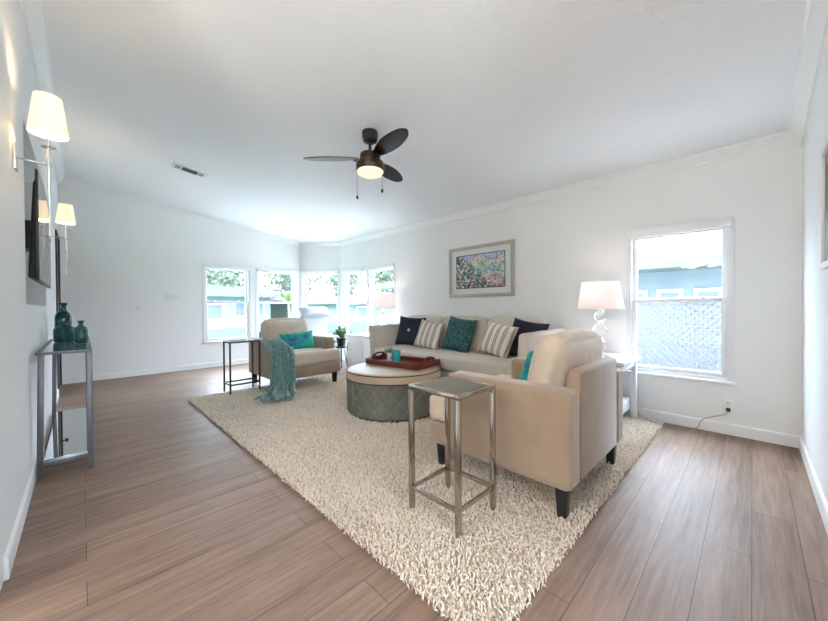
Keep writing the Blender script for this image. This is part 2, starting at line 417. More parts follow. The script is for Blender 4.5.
BIGCROWN = [(d*1.25, z*1.25) for d, z in CROWN]
run('trim_5', cz(XB, YR), cz(1.15, YR), (0, 1), BIGCROWN)
run('trim_6', cz(XL, 1.9), cz(XL, YA), (1, 0), BIGCROWN)

# windows: built in wall coordinates (x along the wall, y outwards, z up)
wn = [0]
def window(mt, u0, u1, z0, z1, rail, sill=.025, lip=.03):
    wn[0] += 1
    e = bpy.data.objects.new('window_%d' % wn[0], None); C.objects.link(e); e.matrix_world = mt; e['kind'] = 'structure'
    fr = .032
    b = MB()
    for lo, hi in (((u0, .005, z0), (u0+fr, .10, z1)), ((u1-fr, .005, z0), (u1, .10, z1)), ((u0+fr, .006, z1-fr), (u1-fr, .099, z1)), ((u0+fr, .006, z0), (u1-fr, .099, z0+fr))): b.box(lo, hi, .003)
    for lo, hi in (((u0-.012, -.008, z0-.012), (u0+.008, .006, z1+.012)), ((u1-.008, -.008, z0-.012), (u1+.012, .006, z1+.012)), ((u0+.008, -.007, z1-.008), (u1-.008, .005, z1+.012))): b.box(lo, hi, .002)
    b.build('window_frame', M['vinyl'], e)
    b = MB(); b.box((u0-.02, -lip, z0-.02), (u1+.02, .02, z0+.006), .004); b.build('window_sill', M['vinyl'], e)
    sw = .036
    for nm, y, a, c in (('upper_sash', .072, rail-.018, z1-fr), ('lower_sash', .036, z0+fr, rail+.018)):
        b = MB()
        for lo, hi in (((u0+fr, y-.014, a), (u0+fr+sw, y+.014, c)), ((u1-fr-sw, y-.014, a), (u1-fr, y+.014, c)), ((u0+fr+sw, y-.013, c-sw), (u1-fr-sw, y+.013, c)), ((u0+fr+sw, y-.013, a), (u1-fr-sw, y+.013, a+sw))): b.box(lo, hi, .003)
        sh = b.build(nm, M['vinyl'], e)
        b = MB(); b.box((u0+fr+.01, y-.003, a+.01), (u1-fr-.01, y+.003, c-.01)); b.build('pane', M['glass'], sh)
        if nm == 'lower_sash':
            for q in (.25, .75):
                b = MB(); x = u0+(u1-u0)*q; b.box((x-.014, y-.022, c-.004), (x+.014, y+.006, c+.012), .003); b.build('sash_lock', M['vinyl'], sh)
    return e
def shade(mt, u0, u1, z1, label, drop=.062, rz=0):
    loc = mt @ Vector(((u0+u1)/2, 0, z1)); rot = mt.to_euler()
    e = thing('roller_shade', label, 'window shade', loc, 0, 'rolled-up roller shades'); e.rotation_euler = rot
    h = (u1-u0)/2
    b = MB(); b.box((-h+.004, -.035, -drop), (h-.004, .028, .004), .006); b.build('cassette', M['shade_cloth'], e)
    b = MB(); b.box((-h+.012, -.012, -drop-.016), (h-.012, .012, -drop-.001), .004); b.build('hem_bar', M['vinyl'], e)
offA = -(XL-.12)
for (a, c), lab in zip(A_WINS, ('white roller shade over the far-wall window behind the dark metal table', 'white roller shade over the far-wall window behind the throw-draped armchair')):
    window(mtA, a+offA, c+offA, zA0, zA1, 1.18); shade(mtA, a+offA, c+offA, zA1+.012, lab)
window(mtD, .07, dl-.06, zA0, zA1-.02, 1.17); shade(mtD, .07, dl-.06, zA1-.008, 'white roller shade in the angled corner above the white slipcovered chair')
for (a, c), lab in zip(B_PAIR, ('white roller shade behind the pink-shaded lamp at the sofa wall', 'white roller shade on sofa wall next to the angled corner window')):
    window(mtB, DY1-c, DY1-a, .46, 1.80, 1.15); shade(mtB, DY1-c, DY1-a, 1.812, lab)
window(mtB, DY1-BW[1], DY1-BW[0], zb0, zb1, 1.11); shade(mtB, DY1-BW[1], DY1-BW[0], zb1+.012, 'white roller shade over the lattice-view window near the outlet', .075)

# door at the far end of the tv wall
e = bpy.data.objects.new('door_1', None); C.objects.link(e); e.location = (XL, 6.43, 0); e['kind'] = 'structure'
b = MB(); b.box((-.045, -.38, .01), (-.003, .38, 2.03), .004)
M['doordark'] = mat('dark_door_paint', (.03, .03, .034), .35)
b.build('door_panel', M['doordark'], e)
b = MB()
for lo, hi in (((-.12, -.408, 0), (.014, -.385, 2.055)), ((-.12, .385, 0), (.014, .408, 2.055)), ((-.12, -.408, 2.033), (.014, .408, 2.055))): b.box(lo, hi, .003)
b.build('door_frame', M['doordark'], e)
for z in (.22, 1.05, 1.85):
    b = MB(); b.box((-.02, -.385, z-.05), (.012, -.36, z+.05), .003); b.build('hinge', M['iron'], e)
b = MB(); b.lathe([(0, 0), (.025, 0), (.025, .008), (.01, .012), (.01, .04), (.027, .05), (.022, .07), (0, .075)], mtx=Matrix.Rotation(PI/2, 4, 'Y')); b.build('door_handle', M['iron'], e, loc=(-.003, .31, .98))

# ------------------------------------------------------------------ rug
RX0, RX1, RY0, RY1 = .875, 3.69, .57, 4.60
rug = None
b = MB(); b.box((RX0, RY0, 0.0005), (RX1, RY1, .012), .004); rug = b.build('area_rug', M['rug'])
tag(rug, 'large cream shag rug lying under the seating group', 'rug')
def pile():
    sp_ = .0118
    xs = np.arange(RX0-.012, RX1+.012, sp_); ys = np.arange(RY0-.012, RY1+.012, sp_)
    X, Y = np.meshgrid(xs, ys); X = X.ravel()+rng.uniform(-.006, .006, X.size); Y = Y.ravel()+rng.uniform(-.006, .006, Y.size)
    n = X.size
    a = rng.uniform(0, 2*PI, n); L = rng.uniform(.008, .02, n); hgt = rng.uniform(.012, .026, n); wd = rng.uniform(.0028, .0044, n)
    cl = np.sin(X*9+np.sin(Y*7)*1.5)*np.cos(Y*8+X*3); a = a*.75+cl*2.2
    # each tuft: 3-sided yarn, 2 segments then a tip
    dx, dy = np.cos(a), np.sin(a); px, py = -dy, dx
    cen = [(0, .004, 1.0), (.35, .75, 1.15), (.8, 1.0, .95), (1.15, .8, 0)]
    verts = np.zeros((n, 10, 3))
    for s_, (f, hh, ww) in enumerate(cen):
        cx, cy, cz_ = X+dx*L*f, Y+dy*L*f, .008+hgt*hh
        if s_ == 3: verts[:, 9] = np.stack([cx, cy, cz_], 1); continue
        for k in range(3):
            q = k*2*PI/3+PI/2
            verts[:, s_*3+k, 0] = cx+px*wd*ww*math.cos(q); verts[:, s_*3+k, 1] = cy+py*wd*ww*math.cos(q); verts[:, s_*3+k, 2] = np.maximum(cz_+wd*ww*math.sin(q), .006)
    tri = []
    for s_ in range(2):
        for k in range(3):
            q = (k+1) % 3; A, B, C_, D = s_*3+k, s_*3+q, s_*3+3+q, s_*3+3+k
            tri += [(A, B, C_), (A, C_, D)]
    for k in range(3): tri.append((6+k, 6+(k+1) % 3, 9))
    tri = np.array(tri); F = (tri[None]+np.arange(n)[:, None, None]*10).reshape(-1, 3)
    me = bpy.data.meshes.new('pile'); me.vertices.add(n*10); me.vertices.foreach_set('co', verts.ravel())
    me.loops.add(F.size); me.loops.foreach_set('vertex_index', F.ravel().astype(np.int32))
    me.polygons.add(len(F)); me.polygons.foreach_set('loop_start', np.arange(0, F.size, 3, dtype=np.int32)); me.polygons.foreach_set('loop_total', np.full(len(F), 3, dtype=np.int32))
    me.polygons.foreach_set('use_smooth', np.ones(len(F), dtype=bool))
    me.update(); me.validate(); me.materials.append(M['pile'])
    o = bpy.data.objects.new('pile', me); C.objects.link(o); o.parent = rug; o['kind'] = 'stuff'
pile()

# ------------------------------------------------------------------ armchairs
def armchair(loc, rz, label):
    t = thing('armchair', label, 'armchair', loc, rz, 'beige armchairs on the shag rug')
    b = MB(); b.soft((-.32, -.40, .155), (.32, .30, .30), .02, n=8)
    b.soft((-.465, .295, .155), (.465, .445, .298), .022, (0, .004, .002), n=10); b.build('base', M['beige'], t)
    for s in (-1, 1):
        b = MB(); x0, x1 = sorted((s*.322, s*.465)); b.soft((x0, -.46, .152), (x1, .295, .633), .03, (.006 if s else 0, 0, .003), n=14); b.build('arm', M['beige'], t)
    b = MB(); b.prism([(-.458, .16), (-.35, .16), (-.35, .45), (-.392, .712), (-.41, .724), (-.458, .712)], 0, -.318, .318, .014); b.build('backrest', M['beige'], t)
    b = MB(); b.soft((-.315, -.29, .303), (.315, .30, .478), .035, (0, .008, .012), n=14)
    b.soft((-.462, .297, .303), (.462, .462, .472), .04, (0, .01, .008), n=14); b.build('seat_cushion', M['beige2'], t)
    mt = Matrix.Translation((0, -.265, .665)) @ Matrix.Rotation(math.radians(13), 4, 'X')
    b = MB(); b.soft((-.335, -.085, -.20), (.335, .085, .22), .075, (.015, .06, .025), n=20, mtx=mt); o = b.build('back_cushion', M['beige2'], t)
    for x in (-.40, .40):
        for y in (-.40, .38):
            b = MB(); b.box((x-.03, y-.03, 0), (x+.03, y+.03, .156), .003, taper=.72); b.build('leg', M['black'], t)
    return t
chair1 = armchair((2.085, 1.06, RZ), 0, 'beige velvet armchair seen from behind beside the brushed metal side table')
chair2 = copy_tree(chair1, (2.10, 4.50, RZ), PI, 'beige armchair in front of the windows with a seafoam throw over its arm')

# ------------------------------------------------------------------ sofa (faces -X)
sofa = thing('sofa', 'long oatmeal sofa with flared arms against the picture wall', 'sofa', (2.80, 2.58, 0))
SL = 1.11
b = MB(); b.soft((.03, -SL+.06, .10), (.90, SL-.06, .36), .02, n=10); b.build('base', M['sofa'], sofa)
b = MB(); b.soft((.0, -SL+.085, .365), (.66, SL-.085, .525), .035, (.005, 0, .012), n=22); b.build('seat_cushion', M['sofa'], sofa)
b = MB(); b.prism([(.62, .36), (.90, .36), (.91, .80), (.78, .80)], 1, -SL+.08, SL-.08, .02); b.build('backrest', M['sofa'], sofa)
for s in (-1, 1):
    b = MB()
    poly = [(s*(SL-.085), .10), (s*(SL-.005), .10), (s*(SL+.07), .79), (s*(SL+.055), .815), (s*(SL+.0), .82), (s*(SL-.03), .80)]
    b.prism([(y, z) for y, z in poly], 0, .02, .91, .012)
    for v in b.bm.verts:
        if v.co.z > .5: v.co.z += .012*(v.co.x-.02)/.89
    a = b.build('arm', M['sofa'], sofa)
    for x in (.25, .55):
        b = MB(); b.lathe([(0, 0), (.016, 0), (.014, .006), (0, .009)], seg=12, mtx=Matrix.Rotation(s*PI/2, 4, 'X')); b.build('tufting_button', M['sofa'], a, loc=(x, s*(SL-.047), .65))
    for x in (.07, .85):
        b = MB(); b.box((x-.028, s*(SL-.12)-.028, RZ if x < .8 else 0), (x+.028, s*(SL-.12)+.028, .102), .003, taper=.75); b.build('leg', M['black'], sofa)
cw = (2*SL-.13)/3
for k in range(3):
    y = (k-1)*cw
    mt = Matrix.Translation((.665, y, .70)) @ Matrix.Rotation(math.radians(12), 4, 'Y')
    b = MB(); b.soft((-.085, -cw/2+.004, -.19), (.085, cw/2-.004, .235), .05, (.045, .0, .02), n=16, mtx=mt); b.build('back_cushion', M['sofa'], sofa)

def throw_pillow(name, m, w, h, t, center, yaw, tilt, roll, label, seed, group=None, button=False):
    # front faces direction yaw (radians, in plan); tilt leans the top away
    n = Vector((math.cos(yaw)*math.cos(tilt), math.sin(yaw)*math.cos(tilt), math.sin(tilt)))
    x = Vector((-math.sin(yaw), math.cos(yaw), 0)); y = n.cross(x)
    mt = Matrix((x, y, n)).transposed().to_4x4() @ Matrix.Rotation(roll, 4, 'Z'); mt.translation = center
    b = MB(); b.pillow(w, h, t, seed=seed); o = b.build(name, m, None, angle=80); o.matrix_world = mt
    tag(o, label, 'pillow', group)
    if button:
        b = MB(); b.lathe([(0, 0), (.018, 0), (.02, .006), (.012, .011), (0, .012)], seg=16); b.build('button', M['button'], o, loc=(0, 0, t/2-.004))
    return o
G = 'throw pillows on the sofa'
throw_pillow('throw_pillow', M['navy'], .42, .42, .13, (3.28, 3.385, .73), PI+.35, .30, -.06, 'navy pillow with a pale button in the sofa corner by the pink lamp', 1, G, True)
throw_pillow('throw_pillow', M['stripe'], .42, .38, .13, (3.19, 2.945, .705), PI+.05, .36, -.12, 'tan striped pillow overlapping the navy pillow near the pink lamp', 2, G)
throw_pillow('throw_pillow', M['tealspeckle'], .42, .43, .14, (3.21, 2.48, .73), PI, .32, -.12, 'dark teal speckled pillow in the middle of the sofa', 3, G)
throw_pillow('throw_pillow', M['stripe'], .43, .38, .13, (3.20, 1.95, .705), PI-.12, .40, -.16, 'tan striped pillow beside the navy pillow nearest the armchair back', 4, G)
throw_pillow('throw_pillow', M['navy'], .44, .42, .13, (3.28, 1.665, .72), PI-.15, .34, -.13, 'navy pillow with a button half hidden by the armchair', 5, G, True)
throw_pillow('lumbar_pillow', M['marbled'], .50, .28, .12, (2.13, 4.44, .60), -PI/2, .42, .06, 'blue and turquoise marbled pillow on the throw-draped armchair', 6)
throw_pillow('throw_pillow', M['marbled'], .36, .30, .11, (2.22, 1.045, .625), PI/2, .30, .05, 'turquoise pillow tucked inside the armchair seen from behind', 7)

# ------------------------------------------------------------------ throw blanket
def blanket():
    path = [(4.405, .655), (4.36, .66), (4.28, .662), (4.17, .655), (4.07, .60), (4.01, .50), (3.985, .38), (3.965, .26), (3.93, .16), (3.87, .085), (3.79, .062), (3.70, .055), (3.62, .05)]
    pts = [Vector((0, y, z)) for y, z in path]
    # resample
    cum = [0]
    for a, c in zip(pts, pts[1:]): cum.append(cum[-1]+(c-a).length)
    N, K = 200, 140
    def at(s):
        for i in range(len(cum)-1):
            if s <= cum[i+1]+1e-9:
                q = (s-cum[i])/(cum[i+1]-cum[i]); return pts[i].lerp(pts[i+1], q)
        return pts[-1]
    sm = []
    for i in range(N+1):
        s = cum[-1]*i/N; acc = Vector()
        for d in (-.04, -.02, 0, .02, .04): acc += at(min(max(s+d, 0), cum[-1]))
        sm.append(acc/5)
    b = bmesh.new(); g = []
    for i in range(N+1):
        v = i/N; p = sm[i]; row = []
        t = (sm[min(i+1, N)]-sm[max(i-1, 0)]).normalized(); nrm = Vector((0, t.z, -t.y))
        if nrm.z < 0 and abs(nrm.z) > .3: nrm = -nrm
        if abs(nrm.z) <= .3 and nrm.y > 0: nrm = -nrm
        over = max(0, min(1, (v-.20)/.22))
        w0, w1 = 1.612-.12*v, 1.87-.11*v
        fl = max(0, (v-.72)/.28)
        w0 -= .21*fl**1.1; w1 -= .08*fl**1.2
        for j in range(K+1):
            u = j/K; x = w0+(w1-w0)*u
            amp = .006+.055*over
            ph = 22*u+1.8*math.sin(2.6*v+u*3)
            off = amp*(math.sin(ph)*.5+.5+.30*math.sin(2.3*ph+1))+.004*math.sin(61*u+2*math.sin(8*v))
            cable = .010*abs(math.sin(u*40))**.6*(.45+.55*abs(math.sin(v*62+1.6*math.cos(u*40))))
            q = p+nrm*(off+cable+.006)
            q.x = x+.02*over*math.sin(ph*.9+v*3)
            # over the inner side of the arm the cloth drops to the seat
            if v < .34 and x < 1.635: q.z -= (1.635-x)*1.6
            if v < .34:
                k = max(0, x-1.785)/.10; q.z = max(q.z-.17*min(1, k)**1.2, .505)
            if v > .8: q.y += .05*math.sin(u*5+1)*fl
            q.z = max(q.z, .042)
            row.append(b.verts.new(q))
        g.append(row)
    for i in range(N):
        for j in range(K): b.faces.new((g[i][j], g[i+1][j], g[i+1][j+1], g[i][j+1]))
    bmesh.ops.recalc_face_normals(b, faces=b.faces[:])
    m = MB(); m._merge(b); o = m.build('throw_blanket', M['throw'], None, angle=180)
    md = o.modifiers.new('thick', 'SOLIDIFY'); md.thickness = .012; md.offset = 0
    tag(o, 'seafoam chenille throw draped over an armchair arm down to the rug', 'blanket')
blanket()

# ------------------------------------------------------------------ ottoman, tray and what is on it
OC = (2.30, 2.63)
ott = thing('ottoman', 'round quilted ottoman with a cream top in the middle of the rug', 'ottoman', (OC[0], OC[1], RZ))
R0 = .483
b = MB(); b.lathe([(R0-.03, .0), (R0-.012, .0), (R0-.012, .022), (R0-.03, .022)], seg=64); b.build('plinth', M['black'], ott)
b = MB(); b.lathe([(R0-.01, .02), (R0, .03), (R0, .335), (R0-.01, .343), (0, .343)], seg=96); b.build('drum', M['quilt'], ott)
b = MB(); b.lathe([(R0, .345), (R0+.006, .352), (R0+.004, .405), (R0-.012, .421), (R0-.06, .428), (0, .432)], seg=96); b.build('cushion_top', M['cream'], ott)
for z, rr in ((.344, R0+.004), (.416, R0-.001)):
    b = MB(); b.tube([(rr*math.cos(a*2*PI/72), rr*math.sin(a*2*PI/72), z) for a in range(73)], .0055, 6, False); b.build('piping', M['cord_piping'], ott)
TZ = RZ+.433
trc = Vector((2.45, 2.66, TZ))
tray = thing('serving_tray', 'dark cherry wood tray with cut-out handles on the ottoman', 'tray', trc, math.radians(31.5))
# long side along local y; measured corners: left, near, right
tl, tw = .355, .205
tray.rotation_euler = (0, 0, math.radians(8))
b = MB(); b.box((-tw, -tl, .001), (tw, tl, .012), .003); b.build('tray_bottom', M['cherry'], tray)
for s in (-1, 1):
    b = MB(); x0, x1 = sorted((s*tw, s*(tw-.014))); b.box((x0, -tl, .004), (x1, tl, .055), .003); b.build('tray_side', M['cherry'], tray)
    b = MB(); y0, y1 = sorted((s*tl, s*(tl-.014)))
    # end board with an arched, open handle
    out = [(-tw, .004), (tw, .004), (tw, .06), (.12, .065)]+[(.11*math.cos(q*PI/10), .065+.045*math.sin(q*PI/10)) for q in range(11)]+[(-.12, .065), (-tw, .06)]
    hole = [(.06*math.cos(q*2*PI/20), .078+.013*math.sin(q*2*PI/20)) for q in range(20)]
    bm = bmesh.new(); lo = [bm.verts.new((x, y0, z)) for x, z in out]; lh = [bm.verts.new((x, y0, z)) for x, z in hole]
    es = [bm.edges.new((v[k], v[(k+1) % len(v)])) for v in (lo, lh) for k in range(len(v))]
    r = bmesh.ops.triangle_fill(bm, edges=es, use_beauty=True)
    ex = bmesh.ops.extrude_face_region(bm, geom=bm.faces[:]); bmesh.ops.translate(bm, verts=[v for v in ex['geom'] if isinstance(v, bmesh.types.BMVert)], vec=(0, y1-y0, 0))
    bmesh.ops.recalc_face_normals(bm, faces=bm.faces[:]); b._merge(bm); b.build('tray_handle', M['cherry'], tray)
cup = thing('candle_jar', 'turquoise candle jar on the wooden tray', 'candle', (2.435, 2.745, TZ+.0125))
b = MB(); b.lathe([(0, 0), (.042, 0), (.047, .006), (.048, .122), (.045, .13), (.04, .13), (.04, .11), (0, .11)], seg=32); b.build('jar', M['tealceramic'], cup)
b = MB(); b.lathe([(0, .111), (.039, .111), (0, .114)], seg=24); b.build('wax', M['paleplaster'], cup)
pot = thing('succulent_pot', 'small pale pot with succulents on the wooden tray', 'potted plant', (2.46, 2.87, TZ+.0125)); pot.scale = (1.2, 1.2, 1.2)
def facet():
    m, nt, bb = nodes('geometric_pot'); v = texco(nt, (1, 1, 1)); vo = nt.nodes.new('ShaderNodeTexChecker'); vo.inputs['Scale'].default_value = 32
    vo.inputs[1].default_value = (.78, .72, .68, 1); vo.inputs[2].default_value = (.55, .40, .34, 1)
    mp = texco(nt, rot=(.6, .78, .3)); nt.links.new(mp, vo.inputs['Vector']); nt.links.new(vo.outputs['Color'], bb.inputs['Base Color']); return m
b = MB(); b.lathe([(0, 0), (.03, 0), (.036, .03), (.034, .075), (.03, .082), (.027, .07), (0, .07)], seg=6); b.build('pot', facet(), pot)
b = MB()
for k in range(34):
    a = rng.uniform(0, 2*PI); el = rng.uniform(.3, 1.35); L = rng.uniform(.03, .065)
    d = Vector((math.cos(a)*math.cos(el), math.sin(a)*math.cos(el), math.sin(el)))
    p = Vector((0, 0, .072))+Vector((math.cos(a), math.sin(a), 0))*rng.uniform(0, .022)
    b.tube([p, p+d*L*.5, p+d*L], [.005, .009, .001], 6)
b.build('succulents', M['succ'], pot)

# ------------------------------------------------------------------ metal side tables
def side_table(loc, sx, sy, h, frame, topm, label, group, th=.011, ins=True):
    t = thing('side_table', label, 'side table', loc, 0, group)
    x, y = sx/2, sy/2
    for i in (-1, 1):
        for j in (-1, 1):
            b = MB(); b.box((i*(x-th)-th, j*(y-th)-th, 0), (i*(x-th)+th, j*(y-th)+th, h-.022), .0025); b.build('leg', frame, t)
    b = MB()
    for lo, hi in (((-x, -y, h-.022), (x, -y+.022, h)), ((-x, y-.022, h-.022), (x, y, h)), ((-x, -y+.022, h-.022), (-x+.022, y-.022, h)), ((x-.022, -y+.022, h-.022), (x, y-.022, h))): b.box(lo, hi, .0025)
    b.build('top_frame', frame, t)
    b = MB(); b.box((-x+.02, -y+.02, h-.014), (x-.02, y-.02, h-.003)); b.build('tabletop', topm, t)
    z = .105
    for lo, hi in (((-x+2*th, -y+.004, z), (x-2*th, -y+.018, z+.02)), ((-x+2*th, y-.018, z), (x-2*th, y-.004, z+.02)), ((-x+.004, -y+2*th, z), (-x+.018, y-2*th, z+.02)), ((x-.018, -y+2*th, z), (x-.004, y-2*th, z+.02))):
        b = MB(); b.box(lo, hi, .002); b.build('stretcher', frame, t)
side_table((1.347, 1.088, RZ), .315, .325, .645, M['chrome'], M['tabletop'], 'brushed metal side table with a taupe top in front of the armchair', 'slim metal side tables', .0125)
side_table((1.43, 4.56, RZ), .36, .265, .645, M['iron'], M['mirror'], 'dark metal side table beside the throw-draped armchair', 'slim metal side tables', .009)

# ------------------------------------------------------------------ white table and crystal lamp by the lattice window
wt = thing('end_table', 'white wooden end table with slanted legs under the crystal lamp', 'end table', (3.42, 1.02, 0))
b = MB(); b.box((-.31, -.29, .565), (.28, .29, .60), .006); b.build('tabletop', M['whitewood'], wt)
b = MB(); b.box((-.26, -.25, .505), (.24, .25, .566), .003); b.build('apron', M['whitewood'], wt)
for sx in (-1, 1):
    for sy in (-1, 1):
        zb = RZ
        xo = .24 if sx > 0 else -.27
        b = MB(); x0 = xo
        b.prism([(x0-.035, zb+.002), (x0+.045, zb+.002), (x0+.025, .566), (x0-.02, .566)], 1, *sorted((sy*.22, sy*.262)), bev=.004); b.build('leg', M['whitewood'], wt)
b = MB(); b.box((-.27, -.215, .10), (.235, .215, .20), .004); b.build('lower_shelf', M['whitewood'], wt)

def lamp(loc, label, shade_m, rt, rb, sh, zs, parts, harp=True):
    t = thing('table_lamp', label, 'lamp', loc, 0, 'table lamps by the sofa')
    for nm, m, prof in parts:
        b = MB(); b.lathe(prof, seg=32); b.build(nm, M[m], t)
    b = MB(); N = 48
    bm = bmesh.new(); rings = [[bm.verts.new((r*math.cos(2*PI*k/N), r*math.sin(2*PI*k/N), z)) for k in range(N)] for r, z in ((rb, zs), (rt, zs+sh), (rt-.004, zs+sh), (rb-.004, zs))]
    for i in range(4):
        a, c = rings[i], rings[(i+1) % 4]
        for k in range(N): bm.faces.new((a[k], a[(k+1) % N], c[(k+1) % N], c[k]))
    bmesh.ops.recalc_face_normals(bm, faces=bm.faces[:]); b._merge(bm); b.build('lamp_shade', shade_m, t)
    b = MB(); b.tube([(-rt+.003, 0, zs+sh-.02), (rt-.003, 0, zs+sh-.02)], .002, 6); b.tube([(0, -rt+.003, zs+sh-.02), (0, rt-.003, zs+sh-.02)], .002, 6); b.build('shade_spider', M['chrome2'], t)
    l = bpy.data.lights.new('lamp_bulb', 'POINT'); l.energy = 1.0; l.color = (1, .90, .82); l.shadow_soft_size = .03
    o = bpy.data.objects.new('lamp_bulb', l); C.objects.link(o); o.parent = t; o.location = (0, 0, zs+sh*.55)
    return t
def fabric_shade(name, col, trans=.5):
    m, nt, bb = nodes(name); bb.inputs['Base Color'].default_value = (*col, 1); bb.inputs['Roughness'].default_value = .8
    tr = nt.nodes.new('ShaderNodeBsdfTranslucent'); tr.inputs[0].default_value = (*col, 1); mx = nt.nodes.new('ShaderNodeMixShader'); mx.inputs[0].default_value = trans
    nt.links.new(bb.outputs[0], mx.inputs[1]); nt.links.new(tr.outputs[0], mx.inputs[2]); nt.links.new(mx.outputs[0], nt.nodes['Material Output'].inputs[0]); return m
def ball(r, zc, n=10): return [(max(r*math.sin(PI*k/n), 0 if k in (0, n) else 0), zc-r*math.cos(PI*k/n)) for k in range(n+1)]
LP = [('lamp_base', 'chrome2', [(0, 0), (.075, 0), (.075, .012), (.03, .02), (.012, .03), (.012, .05), (0, .05)]),
      ('crystal_ball', 'crystal', ball(.055, .105)), ('collar', 'chrome2', [(0, .158), (.022, .158), (.026, .166), (.022, .174), (0, .174)]),
      ('crystal_ball', 'crystal', ball(.062, .236)), ('collar', 'chrome2', [(0, .297), (.02, .297), (.024, .306), (.018, .318), (0, .318)]),
      ('crystal_ball', 'crystal', ball(.05, .365)), ('lamp_neck', 'chrome2', [(0, .412), (.022, .412), (.034, .43), (.016, .448), (.009, .455), (.009, .64), (0, .64)])]
M['shade_white'] = fabric_shade('ivory_lamp_shade', (.86, .80, .79), .45)
M['shade_pink'] = fabric_shade('pale_pink_lamp_shade', (.86, .79, .78), .45)
lamp((3.40, .99, .601), 'crystal ball table lamp with white shade beside the lattice window', M['shade_white'], .153, .192, .245, .435, LP)
LQ = [('lamp_base', 'chrome2', [(0, 0), (.07, 0), (.07, .012), (.02, .022), (.012, .06), (0, .06)]), ('crystal_ball', 'crystal', ball(.045, .105)), ('crystal_ball', 'crystal', ball(.055, .20)),
      ('crystal_ball', 'crystal', ball(.045, .30)), ('lamp_neck', 'chrome2', [(0, .345), (.028, .345), (.035, .37), (.01, .41), (.008, .62), (0, .62)])]
lamp((3.45, 4.22, .611), 'table lamp with pale pink drum shade on the white cabinet', M['shade_pink'], .185, .205, .25, .445, LQ)

# ------------------------------------------------------------------ white cabinet left of the sofa
cab = thing('cabinet', 'low white cabinet with dark handles in front of the paired windows', 'cabinet', (3.48, 4.47, 0))
b = MB(); b.box((-.22, -.52, .04), (.24, .50, .585), .004); b.build('body', M['whitewood'], cab)
b = MB(); b.box((-.25, -.54, .585), (.26, .52, .61), .006); b.build('cabinet_top', M['whitewood'], cab)
b = MB(); b.box((-.20, -.50, 0), (.22, .48, .041)); b.build('plinth', M['whitewood'], cab)
for y0, y1, hy in ((-.505, -.01, -.40), (.005, .485, .40)):
    b = MB(); b.box((-.236, y0, .06), (-.2205, y1, .56), .003); d = b.build('door', M['whitewood'], cab)
    b = MB(); b.tube([(-.236, hy, .46), (-.262, hy, .45), (-.268, hy, .40), (-.262, hy, .35), (-.236, hy, .34)], .007, 8); b.build('handle', M['iron'], d)

# ------------------------------------------------------------------ white chair by the corner window, plant
wc = thing('slipcovered_chair', 'white slipcovered chair standing in the angled window corner', 'chair', (3.14, 5.63, 0), math.radians(4))
M['slip'] = mat('white_slipcover', (.50, .50, .54), .85, bmp=.4, bscale=14, bdist=.012)
b = MB(); b.soft((-.28, -.28, .06), (.28, .26, .42), .03, n=10); b.build('skirt', M['slip'], wc)
b = MB(); b.soft((-.27, -.27, .421), (.27, .24, .50), .03, (0, 0, .01), n=12); b.build('seat', M['slip'], wc)
b = MB(); b.soft((-.27, .16, .40), (.27, .28, .92), .04, (0, .01, 0), n=12); b.build('backrest', M['slip'], wc)
for x in (-.24, .24):
    for y in (-.24, .22):
        b = MB(); b.box((x-.02, y-.02, 0), (x+.02, y+.02, .065)); b.build('leg', M['whitewood'], wc)
cn = throw_pillow('cushion', M['slip'], (.60), .26, .15, (3.13, 5.82, .985), math.radians(-95), .95, .02, 'white cushion laid across the top of the slipcovered chair back', 9)
cn['category'] = 'cushion'
pl = thing('potted_plant', 'small leafy plant in a black pot on a stand beside the white cabinet', 'potted plant', (3.30, 5.2, -.0))
b = MB(); b.lathe([(0, .37), (.055, .37), (.07, .39), (.082, .51), (.086, .52), (.078, .52), (.07, .49), (0, .49)], seg=24); b.build('pot', M['black'], pl)
b = MB(); b.lathe([(0, .35), (.10, .35), (.10, .369), (0, .369)], seg=24); b.build('stand_top', M['black'], pl)
for k in range(3):
    a = k*2*PI/3; b = MB(); b.tube([(.05*math.cos(a), .05*math.sin(a), .35), (.12*math.cos(a), .12*math.sin(a), .0)], .009, 6); b.build('stand_leg', M['black'], pl)
def leaf_ball(n, r, c, size, rng_):
    b = bmesh.new()
    for k in range(n):
        d = Vector(rng_.normal(size=3)).normalized(); p = Vector(c)+d*r*rng_.uniform(.4, 1)*Vector((1, 1, .8)).length/1.6
        x = d.orthogonal().normalized(); q = Matrix.Rotation(rng_.uniform(0, 6.3), 3, d) @ x; y = d.cross(q)*.55; s_ = size*rng_.uniform(.7, 1.3); q = (q+d*.35).normalized()
        vs = [b.verts.new(p-q*s_), b.verts.new(p+y*s_+d*s_*.15), b.verts.new(p+q*s_), b.verts.new(p-y*s_+d*s_*.15)]
        b.faces.new((vs[0], vs[1], vs[2])); b.faces.new((vs[0], vs[2], vs[3]))
    return b
b = MB(); b._merge(leaf_ball(190, .15, (0, 0, .62), .03, rng))
for k in range(8):
    a = k*.8; b.tube([(0, 0, .49), (.05*math.cos(a), .05*math.sin(a), .64)], .003, 5)
b.build('foliage', M['leaf'], pl)

